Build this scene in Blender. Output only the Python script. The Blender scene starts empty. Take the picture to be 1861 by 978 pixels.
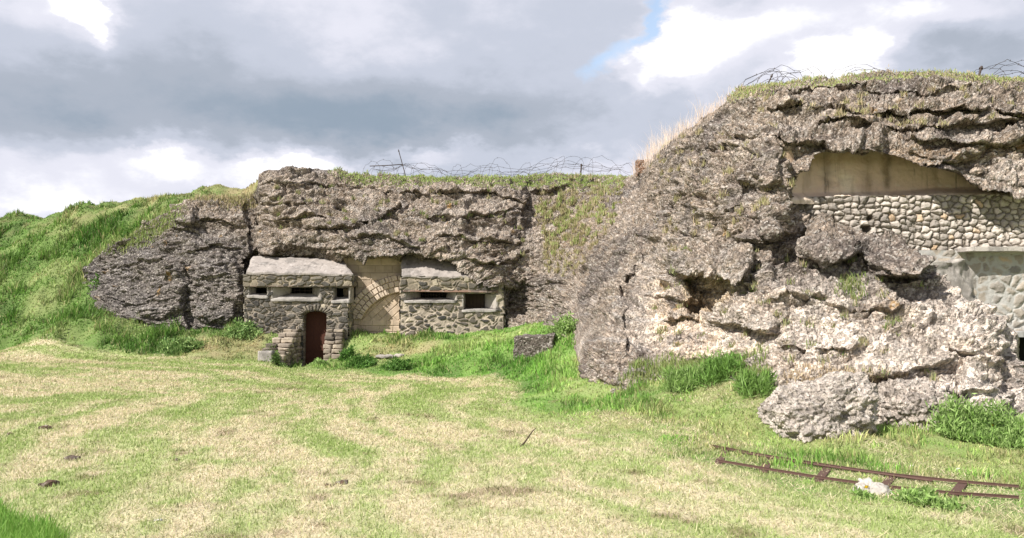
import bpy, math, random
import numpy as np
from mathutils import Vector, Matrix
random.seed(7); rng = np.random.default_rng(11)
sc = bpy.context.scene; col = sc.collection
# ------------------------------------------------------------------ camera
F = 1450.0; CX, CY = 930.5, 489.0; HOR = 573.0
TH = math.atan((HOR-CY)/F)
cam = bpy.data.objects.new('camera', bpy.data.cameras.new('camera')); col.objects.link(cam)
cam.location = (0, 0, 1.7); cam.rotation_euler = (math.pi/2+TH, 0, 0)
cam.data.sensor_width = 36; cam.data.lens = 36*F/1861; cam.data.clip_start = 0.1; cam.data.clip_end = 4000
sc.camera = cam
sc.view_settings.view_transform = 'Standard'; sc.view_settings.look = 'None'
sc.view_settings.gamma = 1; sc.view_settings.use_curve_mapping = False
sc.view_settings.exposure = 0.74
sc.render.resolution_x = 1024; sc.render.resolution_y = 538
# ------------------------------------------------------------------ sun
TOSUN = Vector((-0.56, -0.46, 0.69)).normalized()
SUN_EL = math.asin(TOSUN.z); SUN_AZ = math.atan2(TOSUN.x, TOSUN.y)
sl = bpy.data.lights.new('sun', 'SUN'); sl.energy = 4.8; sl.angle = math.radians(0.5); sl.color = (1.0, 0.955, 0.89)
so = bpy.data.objects.new('sun', sl); col.objects.link(so)
so.rotation_euler = TOSUN.to_track_quat('Z', 'Y').to_euler()

# ------------------------------------------------------------------ helpers: pixel of the photograph <-> world
ct, st = math.cos(TH), math.sin(TH)
def P(px, py, Y):
    """world point seen at photo pixel (px,py) at distance Y (numpy friendly)"""
    dx = (np.asarray(px, float)-CX)/F; dy = (CY-np.asarray(py, float))/F
    yy = ct-dy*st; zz = st+dy*ct
    t = np.asarray(Y, float)/yy
    return np.stack(np.broadcast_arrays(dx*t, yy*t, 1.7+zz*t), -1)
def pix(x, y, z):
    """photo pixel of a world point"""
    z = z-1.7; f = y*ct+z*st; u = -y*st+z*ct
    return CX+F*x/f, CY-F*u/f
def Yat(py, z):
    """distance at which row py meets height z (middle column)"""
    dy = (CY-py)/F; return (z-1.7)*(ct-dy*st)/(st+dy*ct)
def sstep(a, b, x):
    t = np.clip((x-a)/(b-a), 0, 1); return t*t*(3-2*t)

# ------------------------------------------------------------------ world
w = bpy.data.worlds.new('World'); sc.world = w; w.use_nodes = True
nt = w.node_tree; nt.nodes.clear(); N = nt.nodes; L = nt.links
def nd(t, **k):
    n = N.new(t)
    for a, b in k.items(): setattr(n, a, b)
    return n
def mth(op, a, b=None, c=None):
    n = nd('ShaderNodeMath', operation=op)
    for i, v in enumerate((a, b, c)):
        if v is None: continue
        if isinstance(v, (int, float)): n.inputs[i].default_value = v
        else: L.new(v, n.inputs[i])
    return n.outputs[0]
def vmth(op, a, b=None, c=None):
    n = nd('ShaderNodeVectorMath', operation=op)
    for i, v in enumerate((a, b, c)):
        if v is None: continue
        if isinstance(v, tuple): n.inputs[i].default_value = v
        else: L.new(v, n.inputs[i])
    return n.outputs['Value'] if op == 'DOT_PRODUCT' else n.outputs['Vector']
tc = nd('ShaderNodeTexCoord'); D = vmth('NORMALIZE', tc.outputs['Generated'])
sep = nd('ShaderNodeSeparateXYZ'); L.new(D, sep.inputs[0])
az = mth('ARCTAN2', sep.outputs[0], sep.outputs[1]); el = mth('ARCSINE', sep.outputs[2])
cmb = nd('ShaderNodeCombineXYZ'); L.new(az, cmb.inputs[0]); L.new(el, cmb.inputs[1])
def noise(vec, scale, detail=6, rough=0.55, dist=0.0):
    n = nd('ShaderNodeTexNoise'); n.inputs['Scale'].default_value = scale; n.inputs['Detail'].default_value = detail
    n.inputs['Roughness'].default_value = rough; n.inputs['Distortion'].default_value = dist; L.new(vec, n.inputs['Vector']); return n
sq = vmth('MULTIPLY', D, (1, 1, 1.9))
n1 = noise(sq, 4.5, 7, 0.55); n2 = noise(vmth('ADD', sq, (7.3, 2.1, 4.4)), 2.2, 8, 0.56)
wv = vmth('MULTIPLY', vmth('SUBTRACT', n1.outputs['Color'], (0.5, 0.5, 0.5)), (0.26, 0.12, 0.0))
n3 = noise(vmth('ADD', sq, (3.1, 9.2, 1.7)), 11, 8, 0.62); n4 = noise(vmth('ADD', sq, (1.1, 2.2, 8.7)), 26, 6, 0.6)
wv = vmth('ADD', wv, vmth('MULTIPLY', vmth('SUBTRACT', n3.outputs['Color'], (0.5, 0.5, 0.5)), (0.09, 0.06, 0.0)))
UV = vmth('ADD', cmb.outputs[0], wv)
def ang(px, py):
    p = P(px, py, 1.0)-np.array([0, 0, 1.7]); p /= np.linalg.norm(p)
    return math.atan2(p[0], p[1]), math.asin(p[2])
def blob(acc, px, py, rx, ry, amp):
    a, e = ang(px, py); k = 1/(1+((px-CX)/F)**2)
    sx, sy = F/(rx*k), F/ry
    v = vmth('MULTIPLY_ADD', UV, (sx, sy, 0), (-a*sx, -e*sy, 0))
    g = mth('EXPONENT', mth('MULTIPLY', vmth('DOT_PRODUCT', v, v), -1.0))
    return mth('MULTIPLY_ADD', g, amp, acc)
base = mth('MULTIPLY_ADD', n2.outputs['Fac'], 0.75, -0.05)
base = mth('MULTIPLY_ADD', n3.outputs['Fac'], 0.30, base); base = mth('MULTIPLY_ADD', n4.outputs['Fac'], 0.08, base)
for b in [(560, 205, 360, 85, -.25), (380, 180, 420, 70, -.12), (40, 190, 230, 42, -.17), (820, 235, 260, 60, -.15),
          (1010, 235, 170, 60, -.12), (285, 268, 150, 32, .40), (70, 300, 200, 45, .27), (170, 375, 330, 40, .28),
          (530, 312, 130, 26, .45), (760, 296, 130, 18, .30), (205, 28, 42, 42, .62), (110, 40, 160, 70, .15),
          (840, 60, 260, 60, .02), (1090, 310, 140, 30, .22), (1280, 70, 95, 80, .50), (1390, 30, 140, 50, .22),
          (1540, 125, 80, 32, .55), (1740, 95, 200, 34, -.22), (1680, 30, 120, 40, .25), (1215, 175, 120, 50, -.03),
          (1500, 60, 120, 40, .06), (480, 70, 200, 70, -.04)]:
    base = blob(base, *b)
cr = nd('ShaderNodeValToRGB'); L.new(base, cr.inputs[0])
E = cr.color_ramp; E.interpolation = 'EASE'
stops = [(0.05, (.24, .295, .365)), (0.26, (.335, .37, .435)), (0.46, (.45, .48, .56)), (0.66, (.62, .625, .70)), (0.88, (1.0, .99, 1.0))]
E.elements[0].position = stops[0][0]; E.elements[0].color = (*stops[0][1], 1)
E.elements[1].position = stops[-1][0]; E.elements[1].color = (*stops[-1][1], 1)
for p_, c_ in stops[1:-1]:
    e = E.elements.new(p_); e.color = (*c_, 1)
cl = vmth('MULTIPLY', cr.outputs[0], (6.4, 6.4, 6.4))
sky = nd('ShaderNodeTexSky', sky_type='NISHITA'); sky.sun_disc = False
sky.sun_elevation = SUN_EL; sky.sun_rotation = SUN_AZ
gap = 0.0
for b in [(1190, 0, 22, 34, 1.), (1178, 45, 19, 32, 1.0), (1152, 92, 29, 26, 1.0), (1130, 124, 28, 16, .6)]: gap = blob(gap, *b)
gapm = nd('ShaderNodeMapRange'); gapm.inputs[1].default_value = .25; gapm.inputs[2].default_value = 1.15; gapm.inputs[4].default_value = .85; L.new(gap, gapm.inputs[0])
mx = nd('ShaderNodeMix', data_type='RGBA'); L.new(gapm.outputs[0], mx.inputs[0]); L.new(cl, mx.inputs[6])
L.new(vmth('MULTIPLY_ADD', sky.outputs[0], (1.0, 1.0, 1.0), (.8, .85, .7)), mx.inputs[7])
bg = nd('ShaderNodeBackground'); bg.inputs[1].default_value = 0.125; L.new(mx.outputs[2], bg.inputs[0])
wo = nd('ShaderNodeOutputWorld'); L.new(bg.outputs[0], wo.inputs[0])

# ------------------------------------------------------------------ numpy noise
def _h(ix, iy, iz, s):
    with np.errstate(over='ignore'):
        h = (ix.astype(np.uint32)*np.uint32(374761393)) ^ (iy.astype(np.uint32)*np.uint32(668265263)) ^ (iz.astype(np.uint32)*np.uint32(2147483647)) ^ np.uint32((s*974711+12345) & 0xffffffff)
        h = (h ^ (h >> np.uint32(13)))*np.uint32(1274126177); h = (h ^ (h >> np.uint32(16)))*np.uint32(2246822519); h ^= h >> np.uint32(13)
    return h
def vnoise(p, s=0):
    p = np.asarray(p, float); i = np.floor(p).astype(np.int64); f = p-i; f = f*f*f*(f*(f*6-15)+10); r = 0
    for a in (0, 1):
        for b in (0, 1):
            for c in (0, 1):
                wgt = (f[..., 0] if a else 1-f[..., 0])*(f[..., 1] if b else 1-f[..., 1])*(f[..., 2] if c else 1-f[..., 2])
                r = r+wgt*(_h(i[..., 0]+a, i[..., 1]+b, i[..., 2]+c, s)/4294967295.0)
    return r*2-1
def fbm(p, o=4, s=0, g=0.5):
    r = 0; a = 1.0; t = 0; p = np.asarray(p, float)
    for k in range(o):
        r = r+a*vnoise(p, s+k); t += a; a *= g; p = p*2.03+17.1
    return r/t
def worley(p, s=0, jit=1.0, vec=False):
    p = np.asarray(p, float); i = np.floor(p).astype(np.int64); f1 = np.full(p.shape[:-1], 9.); f2 = f1.copy(); cid = np.zeros(p.shape[:-1]); off = np.zeros(p.shape) if vec else None
    for a in (-1, 0, 1):
        for b in (-1, 0, 1):
            for c in (-1, 0, 1):
                ix, iy, iz = i[..., 0]+a, i[..., 1]+b, i[..., 2]+c
                h = _h(ix, iy, iz, s); h2 = _h(ix, iy, iz, s+77); h3 = _h(ix, iy, iz, s+191)
                ox = ix+.5+jit*(h/4294967295.-.5)-p[..., 0]; oy = iy+.5+jit*(h2/4294967295.-.5)-p[..., 1]; oz = iz+.5+jit*(h3/4294967295.-.5)-p[..., 2]
                d = np.sqrt(ox*ox+oy*oy+oz*oz)
                m = d < f1; f2 = np.where(m, f1, np.minimum(f2, d)); cid = np.where(m, (h ^ h3)/4294967295., cid); f1 = np.minimum(f1, d)
                if vec: off = np.where(m[..., None], np.stack([ox, oy, oz], -1), off)
    if vec:   # tilt of each cell's own facet
        rv = np.stack([np.modf(cid*k)[0]-.5 for k in (17.3, 41.7, 93.1)], -1); return f1, f2, cid, (off*rv).sum(-1)*2
    return f1, f2, cid
def xyz(x, y, z): return np.stack(np.broadcast_arrays(np.asarray(x, float), np.asarray(y, float), np.asarray(z, float)), -1)

# ------------------------------------------------------------------ mesh helpers
def tag(o, label=None, cat=None, group=None, kind=None):
    if label: o['label'] = label
    if cat: o['category'] = cat
    if group: o['group'] = group
    if kind: o['kind'] = kind
    return o
def link(name, me, m=None, parent=None):
    o = bpy.data.objects.new(name, me); col.objects.link(o)
    if m is not None and len(me.materials) == 0: me.materials.append(m)
    if parent is not None: o.parent = parent; o.matrix_parent_inverse = Matrix.Identity(4) if parent.type != 'EMPTY' else Matrix.Translation(parent.location).inverted()
    return o
def npmesh(name, V, Fc, m=None, parent=None, colr=None, smooth=True, k=None):
    """V (n,3), Fc (m,k) index array of tris or quads"""
    V = np.asarray(V, np.float32).reshape(-1, 3); Fc = np.asarray(Fc, np.int32); kk = Fc.shape[1]
    me = bpy.data.meshes.new(name); me.vertices.add(len(V)); me.vertices.foreach_set('co', V.ravel())
    me.loops.add(Fc.size); me.loops.foreach_set('vertex_index', Fc.ravel())
    me.polygons.add(len(Fc)); me.polygons.foreach_set('loop_start', np.arange(0, Fc.size, kk, dtype=np.int32))
    try: me.polygons.foreach_set('loop_total', np.full(len(Fc), kk, np.int32))
    except Exception: pass
    me.polygons.foreach_set('use_smooth', np.full(len(Fc), smooth)); me.update(calc_edges=True)
    if colr is not None:
        c = np.ones((len(V), 4), np.float32); c[:, :3] = np.asarray(colr).reshape(-1, 3)
        a = me.attributes.new('col', 'FLOAT_COLOR', 'POINT'); a.data.foreach_set('color', c.ravel())
    me.validate()
    return link(name, me, m, parent)
def gridfaces(r, c, flip=False):
    i = np.arange(r*c).reshape(r, c)
    f = np.stack([i[:-1, :-1], i[:-1, 1:], i[1:, 1:], i[1:, :-1]], -1).reshape(-1, 4)
    return f[:, ::-1] if flip else f
def gnormals(V):
    du = np.gradient(V, axis=1); dv = np.gradient(V, axis=0); n = np.cross(du, dv); return n/(np.linalg.norm(n, axis=-1, keepdims=True)+1e-9)
class MB:
    def __init__(s): s.V = []; s.F = []; s.n = 0; s.C = []
    def add(s, V, Fc, c=None):
        V = np.asarray(V, float).reshape(-1, 3); s.V.append(V); s.F += [tuple(int(q)+s.n for q in f) for f in Fc]; s.n += len(V)
        s.C.append(np.tile(np.asarray(c if c is not None else (1, 1, 1), float), (len(V), 1)))
    def hexa(s, c8, n=3, rnd=0.12, amp=0.0, freq=3.0, seed=0, c=None):
        """rounded, noise-roughened block. c8: corners ordered (x-,x+)x(y-,y+)x(z-,z+) => index x+2y+4z"""
        c8 = np.asarray(c8, float).reshape(2, 2, 2, 3)   # [z][y][x]
        t = np.linspace(-1, 1, n+1); G = {}; V = []; Fs = []
        def vid(a, b, cc):
            k = (a, b, cc)
            if k not in G: G[k] = len(V); V.append((t[a], t[b], t[cc]))
            return G[k]
        for ax in range(3):
            for sd in (0, n):
                for i in range(n):
                    for j in range(n):
                        q = []
                        for (p, r) in ((i, j), (i+1, j), (i+1, j+1), (i, j+1)):
                            idx = [0, 0, 0]; idx[ax] = sd; idx[(ax+1) % 3] = p; idx[(ax+2) % 3] = r; q.append(vid(*idx))
                        Fs.append(q if sd else q[::-1])
        V = np.array(V)
        if rnd > 0:
            e = 2+6*(1-min(rnd*2, 1)); ln = (np.abs(V)**e).sum(1)**(1/e); V = V*(1-rnd*2)+V/ln[:, None]*(rnd*2) if rnd < .5 else V/ln[:, None]
        u = (V+1)/2; X, Y, Z = u[:, 0:1], u[:, 1:2], u[:, 2:3]; W = 0
        for a in (0, 1):
            for b in (0, 1):
                for cc in (0, 1): W = W+(X if a else 1-X)*(Y if b else 1-Y)*(Z if cc else 1-Z)*c8[cc, b, a]
        if amp:
            W = W+amp*np.stack([fbm(W*freq+seed*3.1, 3, 5), fbm(W*freq+seed*3.1, 3, 25), fbm(W*freq+seed*3.1, 3, 45)], -1)
        s.add(W, Fs, c)
    def box(s, x0, x1, y0, y1, z0, z1, **k):
        s.hexa([(x, y, z) for z in (z0, z1) for y in (y0, y1) for x in (x0, x1)], **k)
    def tube(s, pts, r, n=5, c=None):
        pts = np.asarray(pts, float); rr = np.broadcast_to(np.asarray(r, float), (len(pts),)); T = np.gradient(pts, axis=0); T /= np.linalg.norm(T, axis=1, keepdims=True)+1e-9
        up = np.array([0.31, 0.17, 0.93]); A = np.cross(T, up); A /= np.linalg.norm(A, axis=1, keepdims=True)+1e-9; B = np.cross(T, A)
        th = np.linspace(0, 2*math.pi, n, endpoint=False)
        V = pts[:, None]+rr[:, None, None]*(np.cos(th)[None, :, None]*A[:, None]+np.sin(th)[None, :, None]*B[:, None])
        Fs = [(i*n+j, i*n+(j+1) % n, (i+1)*n+(j+1) % n, (i+1)*n+j) for i in range(len(pts)-1) for j in range(n)]
        Fs += [tuple(range(n))[::-1], tuple((len(pts)-1)*n+j for j in range(n))]
        s.add(V, Fs, c)
    def build(s, name, m, parent=None, smooth=True, col_=True):
        V = np.concatenate(s.V); me = bpy.data.meshes.new(name); me.from_pydata(V.tolist(), [], s.F)
        if smooth: me.polygons.foreach_set('use_smooth', [True]*len(me.polygons))
        C = np.ones((len(V), 4), np.float32); C[:, :3] = np.concatenate(s.C)
        a = me.attributes.new('col', 'FLOAT_COLOR', 'POINT'); a.data.foreach_set('color', C.ravel())
        me.update(); return link(name, me, m, parent)
def empty(name, loc, label, cat, group=None):
    o = bpy.data.objects.new(name, None); o.location = [float(v) for v in loc]; col.objects.link(o); o.empty_display_size = .3
    return tag(o, label, cat, group)

# ------------------------------------------------------------------ materials
def mat(name, basecol=(1, 1, 1), attr=True, rough=0.95, layers=(), bumps=(), spec=0.2, transl=0.0, dirtcol=None):
    """layers: (kind, scale, lo, hi, amount, colour, mode, stretch); bumps: (kind, scale, strength, distance)"""
    m = bpy.data.materials.new(name); m.use_nodes = True; nt = m.node_tree; nt.nodes.clear(); nn = nt.nodes.new; lk = nt.links.new
    out = nn('ShaderNodeOutputMaterial'); b = nn('ShaderNodeBsdfPrincipled'); b.inputs['Roughness'].default_value = rough; b.inputs['Specular IOR Level'].default_value = spec
    geo = nn('ShaderNodeNewGeometry'); pos = geo.outputs['Position']
    if attr:
        a = nn('ShaderNodeAttribute'); a.attribute_name = 'col'; c = a.outputs['Color']
        if basecol != (1, 1, 1):
            q = nn('ShaderNodeMix'); q.data_type = 'RGBA'; q.blend_type = 'MULTIPLY'; q.inputs[0].default_value = 1; lk(c, q.inputs[6]); q.inputs[7].default_value = (*basecol, 1); c = q.outputs[2]
    else:
        r = nn('ShaderNodeRGB'); r.outputs[0].default_value = (*basecol, 1); c = r.outputs[0]
    def tex(kind, scale, stretch=(1, 1, 1)):
        mp = nn('ShaderNodeVectorMath'); mp.operation = 'MULTIPLY'; lk(pos, mp.inputs[0]); mp.inputs[1].default_value = stretch
        if kind == 'noise':
            t = nn('ShaderNodeTexNoise'); t.inputs['Detail'].default_value = 6; t.inputs['Roughness'].default_value = .6; o = t.outputs['Fac']
        elif kind == 'vor': t = nn('ShaderNodeTexVoronoi'); o = t.outputs['Distance']
        elif kind == 'vorc':
            t = nn('ShaderNodeTexVoronoi'); sp = nn('ShaderNodeSeparateColor'); lk(t.outputs['Color'], sp.inputs[0]); o = sp.outputs[0]
        t.inputs['Scale'].default_value = scale; lk(mp.outputs[0], t.inputs['Vector']); return o
    for (kind, scale, lo, hi, amt, colr, mode, stretch) in layers:
        o = tex(kind, scale, stretch); mr = nn('ShaderNodeMapRange'); mr.inputs[1].default_value = lo; mr.inputs[2].default_value = hi; mr.inputs[4].default_value = amt; lk(o, mr.inputs[0])
        q = nn('ShaderNodeMix'); q.data_type = 'RGBA'; q.blend_type = mode; lk(mr.outputs[0], q.inputs[0]); lk(c, q.inputs[6]); q.inputs[7].default_value = (*colr, 1); c = q.outputs[2]
    lk(c, b.inputs['Base Color']); nrm = None
    for (kind, scale, strength, dist) in bumps:
        o = tex(kind, scale); bp = nn('ShaderNodeBump'); bp.inputs['Strength'].default_value = strength; bp.inputs['Distance'].default_value = dist; lk(o, bp.inputs['Height'])
        if nrm: lk(nrm, bp.inputs['Normal'])
        nrm = bp.outputs[0]
    if nrm: lk(nrm, b.inputs['Normal'])
    if transl > 0:
        tr = nn('ShaderNodeBsdfTranslucent'); lk(c, tr.inputs[0]); ms = nn('ShaderNodeMixShader'); ms.inputs[0].default_value = transl; lk(b.outputs[0], ms.inputs[1]); lk(tr.outputs[0], ms.inputs[2]); lk(ms.outputs[0], out.inputs[0])
    else: lk(b.outputs[0], out.inputs[0])
    return m
S1 = (1, 1, 1)
M = {}
M['rock'] = mat('aggregate_concrete', layers=[
    ('vorc', 22, .74, .90, .6, (.60, .55, .49), 'MIX', S1), ('vorc', 34, .30, .05, .5, (.07, .058, .045), 'MIX', S1),
    ('noise', 5, .52, .68, .35, (.10, .085, .075), 'MIX', S1), ('noise', 1.3, .55, .72, .30, (.38, .35, .32), 'MIX', (1, 1, 1.8)), ('noise', 2.3, .60, .72, .4, (.13, .085, .05), 'MIX', S1)],
    bumps=[('vor', 17, 1.0, .07), ('noise', 38, 1.0, .035)])
M['stone'] = mat('rubble_masonry', layers=[('noise', 9, .5, .7, .4, (.055, .052, .05), 'MIX', S1), ('noise', 30, .45, .75, .12, (.45, .42, .36), 'MIX', S1), ('noise', 1.6, .5, .68, .35, (.07, .06, .05), 'MIX', S1)], bumps=[('noise', 28, .6, .02)])
M['pale'] = mat('pale_rubble_masonry', layers=[('noise', 6, .5, .72, .4, (.20, .17, .14), 'MIX', S1), ('noise', 40, .5, .8, .3, (.6, .56, .5), 'MIX', S1)], bumps=[('noise', 35, .6, .015)])
M['lime'] = mat('cut_limestone', layers=[('noise', 3, .5, .75, .45, (.28, .22, .16), 'MIX', S1), ('noise', 1.4, .55, .7, .45, (.20, .18, .16), 'MIX', (1.5, 1, .35)), ('noise', 40, .5, .8, .2, (.5, .45, .36), 'MIX', S1)], bumps=[('noise', 40, .35, .01)])
M['conc'] = mat('smooth_concrete', layers=[('noise', 1.7, .50, .60, .6, (.13, .12, .11), 'MIX', S1), ('noise', 6, .56, .62, .5, (.10, .09, .08), 'MIX', (1.6, 1, .5)), ('noise', 7, .55, .7, .35, (.62, .58, .54), 'MIX', S1), ('noise', 35, .5, .8, .3, (.22, .2, .19), 'MIX', S1)], bumps=[('noise', 22, .5, .02)])
M['plas'] = mat('stained_plaster', layers=[('noise', 2.2, .52, .70, .6, (.24, .165, .10), 'MIX', (2.2, 1, .35)), ('noise', 3.1, .62, .70, .7, (.09, .075, .06), 'MIX', (2.5, 1, .25)), ('noise', 25, .45, .75, .35, (.55, .45, .33), 'MIX', S1)], bumps=[('noise', 30, .6, .02), ('noise', 4, .3, .05)])
M['rust'] = mat('rusty_iron', attr=False, basecol=(.075, .030, .020), rough=.8, layers=[('noise', 5, .45, .7, .5, (.06, .022, .015), 'MIX', (3, 1, .4)), ('noise', 40, .5, .8, .4, (.20, .075, .04), 'MIX', S1)], bumps=[('noise', 60, .3, .004)])
M['steel'] = mat('rusted_steel', attr=False, basecol=(.10, .058, .046), rough=.75, layers=[('noise', 30, .45, .75, .5, (.07, .035, .028), 'MIX', S1)], bumps=[('noise', 80, .3, .003)])
M['wire'] = mat('dark_wire', attr=False, basecol=(.06, .045, .04), rough=.7)
M['dark'] = mat('interior_shade_black', attr=False, basecol=(.025, .023, .02))  # near-black base colour carries the shade inside the slits and the opening
M['ground'] = mat('turf_ground', layers=[('noise', 45, .45, .7, .35, (.45, .40, .25), 'MIX', S1), ('noise', 60, .5, .7, .45, (.06, .055, .025), 'MIX', S1)], bumps=[('noise', 30, .8, .05)])
M['grass'] = mat('grass_blades', rough=.6, spec=.25, transl=.35)
M['wood'] = mat('dry_wood', attr=False, basecol=(.07, .05, .035), bumps=[('noise', 60, .4, .01)])

# ------------------------------------------------------------------ the rampart: relief read from the photograph's structure, in metres
def interp(tab, x):
    t = np.array(tab, float); return np.interp(x, t[:, 0], t[:, 1])
TOP = [(140, 500), (168, 476), (185, 462), (235, 432), (262, 405), (308, 386), (312, 375), (345, 368), (380, 362), (425, 363), (452, 358), (467, 345), (472, 318), (488, 309), (540, 309), (600, 316), (700, 322), (850, 325),
       (950, 323), (985, 318), (1040, 318), (1100, 322), (1150, 324), (1166, 310), (1185, 290), (1230, 248), (1265, 225), (1305, 198), (1325, 178), (1350, 161), (1395, 152), (1450, 152), (1500, 147), (1560, 140), (1620, 136), (1700, 133), (1861, 146), (2080, 150)]
BASE = [(140, 515), (168, 510), (185, 545), (215, 570), (250, 582), (330, 588), (440, 594), (490, 606), (640, 607), (728, 608), (905, 603), (960, 592), (1000, 582), (1035, 590), (1048, 612), (1055, 655), (1075, 682), (1110, 702), (1160, 696), (1200, 690), (1280, 668), (1340, 672), (1400, 690), (1500, 735), (1600, 775), (1700, 782), (1861, 790), (2080, 800)]
CP = [(140, 505, 33), (170, 490, 32.5), (195, 550, 31.0), (240, 445, 31.6), (250, 580, 29.9), (310, 382, 31.2), (330, 588, 29.4), (330, 480, 29.7), (440, 370, 31), (440, 480, 29.3), (440, 594, 28.9),
      (472, 318, 31), (500, 350, 30.2), (560, 400, 29.6), (560, 460, 29.2), (600, 315, 31.6), (700, 322, 31.4), (700, 345, 30.6), (700, 400, 29.2), (700, 455, 28.4), (850, 325, 31.4), (850, 345, 30.5), (850, 400, 29), (850, 460, 28.3), (905, 500, 28.2), (930, 560, 28.0), (925, 600, 27.8),
      (600, 600, 29), (750, 600, 29), (950, 323, 31.5), (950, 450, 28.8), (1000, 400, 29.3), (1000, 500, 27.6), (1000, 582, 26.5), (1050, 324, 31.8), (1050, 420, 28.5), (1050, 520, 25.3), (1045, 600, 23.3),
      (1100, 420, 26.0), (1100, 520, 22), (1070, 620, 19.3), (1110, 700, 16.4), (1150, 324, 30.8), (1150, 400, 25), (1180, 500, 19.5), (1180, 600, 17.2), (1200, 690, 15.7), (1185, 290, 27.9), (1230, 248, 24.3), (1230, 330, 21.5), (1250, 420, 18.6), (1250, 480, 17.5), (1280, 560, 16.7), (1280, 668, 15.2),
      (1305, 198, 21.0), (1350, 161, 19.3), (1360, 230, 18.0), (1340, 330, 16.9), (1380, 430, 15.7), (1400, 520, 14.9), (1400, 620, 14.1), (1400, 690, 13.3), (1450, 152, 18.7), (1450, 220, 17.3), (1470, 300, 16.4), (1470, 420, 16.0), (1500, 500, 14.9), (1500, 600, 13.8), (1500, 700, 12.9),
      (1600, 136, 18.1), (1600, 200, 17.2), (1600, 280, 16.4), (1600, 500, 14.7), (1600, 600, 13.6), (1600, 700, 12.8), (1620, 775, 12.3), (1700, 133, 18.0), (1750, 200, 17.0), (1750, 300, 16.2), (1700, 520, 14.6), (1750, 600, 13.6), (1750, 700, 12.7), (1750, 785, 12.1), (1840, 640, 13.5), (1840, 720, 12.7), (1861, 790, 12.0),
      (1861, 146, 18.3), (1861, 220, 17.1), (1861, 320, 16.1), (2080, 150, 18.5), (2080, 320, 16.1), (2080, 600, 13.5), (2080, 800, 11.8)]
class TPS:
    def __init__(s, pts, vals, kern, reg=0.0):
        s.p = np.asarray(pts, float); s.kern = kern; n = len(s.p); K = kern(np.linalg.norm(s.p[:, None]-s.p[None], axis=-1))+reg*np.eye(n)
        A = np.zeros((n+3, n+3)); A[:n, :n] = K; A[:n, n] = 1; A[:n, n+1:] = s.p; A[n:, :n] = A[:n, n:].T
        s.c = np.linalg.solve(A, np.concatenate([vals, [0, 0, 0]]))
    def __call__(s, q):
        q = np.asarray(q, float); sh = q.shape[:-1]; q = q.reshape(-1, 2); r = np.empty(len(q)); n = len(s.p)
        for a in range(0, len(q), 20000):
            b = q[a:a+20000]; d = np.sqrt(((b[:, None]-s.p[None])**2).sum(-1)); r[a:a+20000] = s.kern(d)@s.c[:n]+s.c[n]+b@s.c[n+1:]
        return r.reshape(sh)
cp = np.array(CP)
# work with log distance so that far and near parts are equally smooth
Dmap = TPS(cp[:, :2]/100, np.log(cp[:, 2]), lambda r: np.where(r > 0, r*r*np.log(r+1e-9), 0), 0.02)
def polymask(px, py, poly, soft):
    poly = np.array(poly, float); a = poly; b = np.roll(poly, -1, 0); dmin = np.full(px.shape, 1e9); ins = np.zeros(px.shape, bool)
    for (x0, y0), (x1, y1) in zip(a, b):
        ex, ey = x1-x0, y1-y0; t = np.clip(((px-x0)*ex+(py-y0)*ey)/(ex*ex+ey*ey+1e-9), 0, 1)
        dmin = np.minimum(dmin, np.hypot(px-x0-t*ex, py-y0-t*ey))
        c = ((y0 > py) != (y1 > py)) & (px < (x1-x0)*(py-y0)/((y1-y0) if y1 != y0 else 1e-9)+x0); ins ^= c
    sd = np.where(ins, dmin, -dmin); return sstep(-soft, soft, sd)
REC_L = [(443, 473), (470, 462), (560, 460), (636, 470), (652, 466), (690, 462), (727, 470), (738, 462), (795, 468), (842, 492), (880, 512), (908, 528), (918, 560), (916, 680), (440, 680)]
REC_R = [(1438, 366), (1450, 326), (1486, 288), (1530, 275), (1600, 284), (1655, 300), (1735, 324), (1760, 337), (1861, 350), (2100, 352), (2100, 740), (1880, 740), (1852, 650), (1850, 606), (1760, 547), (1700, 498), (1684, 472), (1640, 446), (1580, 430), (1545, 412), (1480, 398), (1446, 382)]
REC_N = [(1236, 502), (1262, 498), (1310, 500), (1352, 498), (1340, 520), (1312, 548), (1300, 575), (1262, 580), (1240, 560), (1262, 540)]
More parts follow.
